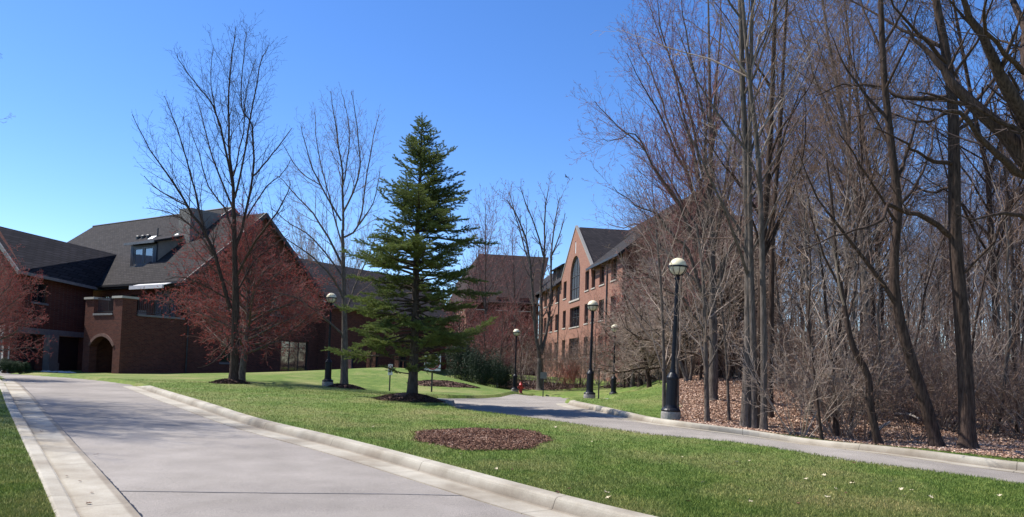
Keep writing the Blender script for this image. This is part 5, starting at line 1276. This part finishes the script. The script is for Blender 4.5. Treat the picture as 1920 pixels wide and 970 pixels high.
T = multi_tree(2.2, .014, [dict(n=8, wig=.06, up=.02, dens=4, start=.15, ang=.5, ratio=.4, rr=.5), dict(n=4, wig=.12, up=.04, dens=5, start=.1, ang=.6, ratio=.45, rr=.55, maxl=.6), dict(n=2, wig=.2, up=.02, dens=0, start=.1, ang=.8, ratio=.5, rr=.6)], 26, .5, rmin=.007)
rs = finish(T, Vector((0, 0, 0)), 'bare_shrub', 'red twigged shrub at the edge of the bed below the facade', M['twig_red'], simple('orange_red_twigs', (.26, .07, .045), (.38, .12, .08), 2, .9), cat='shrub'); rs.location = ground_pt(1066, 56)
# thin far trees behind T2 and saplings against the facade
random.seed(91)
s_ = spec_up(1.2, 2.6, 3, .35, .2, .05); T = multi_tree(17, .09, s_, 4, .12, rmin=.009, dens=1.6, start=.3)
fp = finish(T, Vector((0, 0, 0)), 'bare_tree', 'x', M['bark_pale'], M['twig_grey']); fp.location = ground_pt(600, 84)
tag(fp, 'pale multi stemmed tree far behind the roof, left of the second bare tree', 'tree'); dup(fp, 574, 96, 'faint pale tree rising behind the roof, farthest left of the far trees', 1.0, 1.3); dup(fp, 618, 92, 'faint pale tree seen between the trunks behind the second bare tree', 1.05, 2.6)
for i, (px, Y, s, lab) in enumerate([(1103, 50, .75, 'thin sapling behind the road tip lamp'), (1088, 62, .9, 'thin sapling before the facade left of the road tip lamp'), (1145, 60, .9, 'thin sapling before the facade corner'), (1170, 52, 1.0, 'thin sapling right of the half hidden lamp'), (1185, 58, 1.1, 'thin sapling before the dark end wall of the rose building'),
        (978, 55, 1.0, 'tall thin sapling directly behind the far lamp'), (940, 58, 1.0, 'thin sapling at the left end of the shrub bed'), (1230, 50, 1.1, 'thin sapling behind the low spreading tree'), (830, 75, 1.0, 'thin tree seen through the lower right of the fir'), (850, 72, 1.0, 'slim tree by the lit wall right of the fir')]):
    dup(SAP[(i+3) % 4], px, Y, lab, s, i, cat='sapling')
for i, (px, Y, s, lab) in enumerate([(1200, 58, .78, 'tall brown tree before the end wall of the rose building'), (1240, 54, .8, 'tall brown tree behind the low spreading tree'), (1275, 50, .85, 'tall tree behind the nearest lamp, beyond the leafy bank'), (1305, 46, .85, 'tall tree beyond the leafy bank left of the purple maple trunk'), (1225, 48, .62, 'mid height brown tree left of the nearest lamp head')]):
    dup(PROT[i], px, Y, lab, s, i)
for i, (px, Y, s, lab) in enumerate([(1185, 50, 1.15, 'reddish budded maple before the right end of the roof'), (1235, 47, 1.3, 'reddish budded maple left of the nearest lamp head'), (1290, 43, 1.3, 'reddish budded maple behind the nearest lamp head')]):
    dup(mr, px, Y, lab, s, i*2+.5)
# trees just outside the left edge that shade the drive
for i, (x, y, s_, z_, lab) in enumerate([(-17.6, 21.9, .46, .76, 'slim bare tree on the verge left of the drive, farther one'), (-16.6, 19.3, .48, .70, 'slim bare tree on the verge left of the drive, middle one'), (-15.3, 17.0, .46, .62, 'slim bare tree on the verge left of the drive, nearest one'),
        (-21.8, 22.9, .76, .78, 'broad bare tree well left of the drive'), (-19.6, 19.2, .8, .8, 'broad bare tree well left of the drive, nearer one'), (-18.0, 16.4, .75, .72, 'broad bare tree well left of the drive, nearest one'), (-18.6, 20.6, .55, .75, 'bare tree between the slim ones left of the drive')]):
    dup(PROT[(1, 3, 7, 1, 3, 7, 5)[i]], 0, 0, lab, s_, i*2.1, sz=z_, loc=Vector((x, y, g(x, y)+.1)))
# far wood as one mass
random.seed(99); T = Tree([dict(n=6, wig=.05, up=.03, dens=1.6, start=.1, ang=.7, ratio=.3, rr=.5, maxl=2.4), dict(n=4, wig=.1, up=.08, dens=2.6, start=.1, ang=.7, ratio=.5, rr=.6, maxl=1.4), dict(n=2, wig=.1, up=.05, dens=0, start=0, ang=.7, ratio=.5, rr=.6)]); T.rmin = .012
for i in range(420):
    a = random.uniform(.235, .80); Y = random.uniform(92, 135); X = a*Y
    T.grow(Vector((X, Y, g(X, Y))), Vector((0, 0, 1)), random.uniform(6, 15), .09, 0)
for i in range(90):
    a = random.uniform(-.20, -.07); Y = random.uniform(125, 150); X = a*Y
    T.grow(Vector((X, Y, g(X, Y)-.5)), Vector((0, 0, 1)), random.uniform(7, 13), .10, 0)
tk, cr_ = T.mesh(0); cr_.v = [np.vstack(tk.v+cr_.v)] ; off = tk.n; qs = tk.q+[q+off for q in cr_.q]; cr_.q = qs; cr_.qm = [q*0 for q in tk.qm+cr_.qm]; cr_.n = len(cr_.v[0])
cr_.build('distant_wood', M['twig_brown'], label='far leafless wood closing the view between the nearer trunks', kind='stuff')
# dead logs
for (pts, w, lab) in [([(1552, 752, 0), (1572, 756, 0), (1590, 762, 0)], .07, 'pale fallen log lying in the leaves left of the S shaped tree'), ([(1632, 808, 0), (1650, 806, 0), (1668, 803, 0)], .06, 'short pale broken log behind the S shaped tree'), ([(1680, 772, 0), (1705, 780, 0), (1722, 796, 0)], .05, 'bleached dead branch lying left of the leaning tree')]:
    P = [hit(a, b, GR+.15) for a, b, _ in pts]; P = [Vector((x, y, g(x, y)+GR+.08+.12*i)) for i, (x, y) in enumerate(P)]; c = P[0].copy()
    mb = MB().tube([tuple(q-c) for q in P], [w, w*.8, w*.5], 7); o = mb.build('fallen_log', M['log'], smooth=True, label=lab, cat='log'); o.location = c

# ------------------------------------------------------------------ FIR
def fir():
    random.seed(5); base = ground_pt(772, 24.1); top = at(791, 216, 24.1); H_ = top.z-base.z; ax = Vector((top.x-base.x, 0, H_))
    root = empty('fir_tree', base, 0, label='tall dark green fir standing in a mulch mound in the centre of the lawn', cat='tree')
    pts = []; rad = []
    for i in range(14):
        t = i/13; pts.append(Vector((ax.x*t+.02*math.sin(t*9), 0, H_*t))); rad.append(max(.012, .165*(1-t)**.8))
    ft, fr_ = flare(pts, rad); mb = MB(); V, Q = tubes(np.array([[tuple(v) for v in ft]]), np.array([fr_]), 12); mb.add(V, Q); mb.build('trunk', M['bark_fir'], root, smooth=True)
    prof = [(216, 0.02), (235, .22), (255, .42), (290, .75), (320, 1.0), (350, 1.15), (380, 1.45), (410, 1.85), (450, 2.05), (490, 2.2), (540, 2.35), (590, 2.45), (630, 2.65), (665, 2.7), (690, 2.3), (704, 1.3)]
    ys = [(752-a)/(752-216.) for a, _ in prof][::-1]; ws = [b for _, b in prof][::-1]
    wood = []; twigs = []
    z = .095*H_
    while z < H_*.985:
        t = z/H_; L0 = float(np.interp(t, ys, ws)); nb = random.randint(5, 8) if t < .9 else 4; a0 = random.random()*6.28
        for j in range(nb):
            az = a0+6.283*j/nb+random.uniform(-.35, .35); L = L0*random.choice((.5, .65, .8, .95, 1.08))*random.uniform(.9, 1.08)
            if t < .2 and random.random() < .35: continue
            if random.random() < .16 and t < .85: continue
            if random.random() < .12: L *= .6
            ca = math.cos(az); L *= 1+.34*math.sin(az*2+z*1.7)*math.sin(z*2.6+az)+(.10 if ca > .3 and .35 < t < .65 else 0)
            if t < .2: L *= 1.12 if ca < -.3 else (.95 if ca > .3 else .9)
            el = -.10+.75*t**1.5+random.uniform(-.2, .2); el = max(el, .02) if t < .22 else el; p = Vector((ax.x*t, 0, z+random.uniform(-.06, .06))); n = 8; pp = [p.copy()]; rr_ = [.012+.012*L]
            d = Vector((math.cos(az)*math.cos(el), math.sin(az)*math.cos(el), math.sin(el)))
            for i in range(n):
                d = (d+vec_rand(.05)+Vector((0, 0, -.02 if i < 4 and t > .2 else .04))).normalized(); p = p+d*L/n; pp.append(p.copy()); rr_.append(max(.004, rr_[0]*(1-.9*(i+1)/n)))
            wood.append((pp, rr_)); sidev = Vector((-math.sin(az), math.cos(az), 0))
            ns = max(3, int(L/.085)); inner = .46 if t < .35 else (.36 if t < .6 else .15)
            for k in range(ns):
                f = inner+(1-inner)*(k+.5)/ns
                fi = f*n; i = min(n-1, int(fi)); P = pp[i].lerp(pp[i+1], fi-i); D = (pp[i+1]-pp[i]).normalized(); s = 1 if k % 2 else -1
                tl = (.20+.30*L*(1-f))*random.uniform(.7, 1.2); tl = min(tl, .75)
                dd = (D*.75+sidev*s*.8+Vector((0, 0, random.uniform(-.4, .4)))).normalized(); q = P+dd*tl*.5+vec_rand(.01); e_ = q+(dd+D*.25+vec_rand(.06)).normalized()*tl*.5
                twigs.append((P, q, e_))
                nt_ = int(tl/.09)
                for u in range(nt_):
                    ff = (u+.7)/(nt_+.5); P2 = P.lerp(e_, ff); d2 = (dd*.8+D*.5*(1 if u % 2 else -1)+sidev*s*(.2)+Vector((0, 0, random.uniform(-.5, .45)))).normalized(); l2 = tl*.42*(1.15-ff)*random.uniform(.8, 1.3)
                    twigs.append((P2, P2+d2*l2*.5, P2+d2*l2+Vector((0, 0, .01))))
            twigs.append((pp[-3], pp[-2], pp[-1]))
        z += random.uniform(.13, .22) if t < .8 else .14
    twigs.append((Vector((ax.x*.95, 0, H_*.95)), Vector((ax.x*.98, 0, H_*.98)), Vector((ax.x*1.0, 0, H_*1.01))))
    mb = MB(); P = np.array([[tuple(v) for v in a] for a, _ in wood]); V, Q = tubes(P, np.array([b for _, b in wood]), 4); mb.add(V, Q)
    Tw = np.array([[tuple(v) for v in a] for a in twigs]); V, Q = tubes(Tw, np.tile([.0035, .003, .002], (len(Tw), 1)), 3); mb.add(V, Q)
    mb.build('branches', M['bark_fir'], root)
    L1 = np.linalg.norm(Tw[:, 2]-Tw[:, 0], axis=1); w_ = L1/L1.sum(); n = 850000; i = rng.choice(len(Tw), n, p=w_); f = rng.random((n, 1))
    C = np.where(f < .5, Tw[i, 0]+(Tw[i, 1]-Tw[i, 0])*f*2, Tw[i, 1]+(Tw[i, 2]-Tw[i, 1])*(f*2-1)); D = Tw[i, 2]-Tw[i, 0]; D /= np.linalg.norm(D, axis=1, keepdims=True)+1e-9
    a = rng.normal(0, 1, (n, 3)); a[:, 2] = np.abs(a[:, 2])*.8; a -= D*(a*D).sum(1, keepdims=True); a /= np.linalg.norm(a, axis=1, keepdims=True)+1e-9
    dirn = a*.9+D*.5; wv = np.cross(dirn, rng.normal(0, 1, (n, 3))); wv /= np.linalg.norm(wv, axis=1, keepdims=True)+1e-9
    ln = rng.uniform(.03, .065, (n, 1)); V = np.stack([C-wv*.0055, C+wv*.0055, C+dirn*ln], 1).reshape(-1, 3)
    MB().add(V, T=np.arange(3*n).reshape(-1, 3)).build('foliage', M['needles'], root)
fir()

# evergreen shrubs
def leaf_blob(name, px, Y, rx, ry, rz, n, m, label, sz=.05, cat='shrub', lumps=7, seed=0, zc=None):
    r_ = np.random.default_rng(seed); base = ground_pt(px, Y)
    cs = r_.uniform(-1, 1, (lumps, 3))*[rx*.6, ry*.6, rz*.35]; cs[:, 2] += rz*.5; rs_ = r_.uniform(.35, .6, lumps)
    i = r_.integers(0, lumps, n); a = r_.normal(0, 1, (n, 3)); a /= np.linalg.norm(a, axis=1, keepdims=True); rad = r_.random((n, 1))**.35
    C = cs[i]+a*rad*np.stack([rs_[i]*rx, rs_[i]*ry, rs_[i]*rz*.9], 1)*(1+.15*np.sin(9*a[:, :1])); C[:, 2] = np.abs(C[:, 2])
    u = r_.normal(0, 1, (n, 3)); u /= np.linalg.norm(u, axis=1, keepdims=True); v = r_.normal(0, 1, (n, 3)); s = r_.uniform(.5, 1.3, (n, 1))*sz; v = np.cross(u, v); v /= np.linalg.norm(v, axis=1, keepdims=True)+1e-9
    V = np.stack([C-u*s, C+v*s*.5, C+u*s], 1).reshape(-1, 3); root = empty(name, base, 0, label=label, cat=cat)
    MB().add(V, T=np.arange(3*n).reshape(-1, 3)).build('foliage', m, root)
    mb = MB()
    for k in range(6): e_ = cs[k % lumps]; mb.tube([(0.1*k-.3, 0, -.05), tuple(e_*.6), tuple(e_)], [.03, .02, .01], 5)
    mb.build('stem', M['bark_dark'], root)
leaf_blob('yew_shrub', 905, 52, 1.5, 1.3, 2.6, 26000, M['yew'], 'dark evergreen shrub at the foot of the rise right of the fir', .05, seed=1)
leaf_blob('yew_shrub', 872, 54, 1.6, 1.3, 3.3, 28000, M['yew'], 'larger dark evergreen shrub close to the fir on its right', .05, seed=2)
leaf_blob('yew_shrub', 938, 56, 1.2, 1.0, 1.7, 15000, M['yew'], 'small dark evergreen shrub left of the far lamp', .05, seed=3)
for i, px in enumerate((2, 22, 40)):
    leaf_blob('clipped_hedge', px, 41.5+i*.3, .55, .45, .62-.05*i, 9000, M['hedge'], ['low clipped green bush at the left edge below the pier', 'low clipped green bush, middle one by the garage', 'low clipped green bush nearest the garage door'][i], .03, seed=5+i)
# stones at the garage mouth
for i in range(9):
    px = 84+i*6.5; p = ground_pt(px, 43.2+.3*math.sin(i*2)); mb = MB(); random.seed(i)
    prof = [(0, -.05), (.16, -.02), (.19, .06), (.13, .13), (0, .16)]; mb.lathe(prof, 9); V = mb.v[0]; mb.v[0] = V*np.array([random.uniform(.8, 1.3), random.uniform(.7, 1), random.uniform(.5, .9)])+np.random.default_rng(i).normal(0, .012, V.shape)
    o = mb.build('stone', M['stones'], label='pale rounded stone in the short row beside the porch foot', cat='stone', group='pale stones beside the porch'); o.location = (p.x, p.y, p.z-.02)

# ------------------------------------------------------------------ light, sky, view
SUN_EL = 54; sdir = Vector((-.95, .31, 0)).normalized()
sd = bpy.data.lights.new('sun', 'SUN'); sd.energy = 5.0; sd.angle = R(.53); sd.color = (1, .955, .88)
so = bpy.data.objects.new('sun', sd); COL.objects.link(so)
ld = Vector((-sdir.x*math.cos(R(SUN_EL)), -sdir.y*math.cos(R(SUN_EL)), -math.sin(R(SUN_EL))))
so.rotation_euler = ld.to_track_quat('-Z', 'Y').to_euler()
wd = bpy.data.worlds.new('World'); sc.world = wd; wd.use_nodes = True; nt = wd.node_tree
sky = nt.nodes.new('ShaderNodeTexSky'); sky.sky_type = 'NISHITA'; sky.sun_disc = False; sky.sun_elevation = R(SUN_EL)
sky.sun_rotation = math.atan2(sdir.x, sdir.y); sky.air_density = .85; sky.dust_density = .15; sky.ozone_density = 3.0; sky.altitude = 200
hs = nt.nodes.new('ShaderNodeHueSaturation'); hs.inputs['Saturation'].default_value = 1.24; hs.inputs['Hue'].default_value = .509; nt.links.new(sky.outputs[0], hs.inputs['Color'])
bg_ = nt.nodes['Background']; nt.links.new(hs.outputs[0], bg_.inputs[0]); bg_.inputs[1].default_value = .138
vs = sc.view_settings; vs.view_transform = 'Standard'; vs.look = 'None'; vs.exposure = .68; vs.gamma = 1; vs.use_curve_mapping = False
sc.render.engine = 'CYCLES'
sc.cycles.max_bounces = 6; sc.cycles.diffuse_bounces = 3; sc.cycles.transmission_bounces = 2
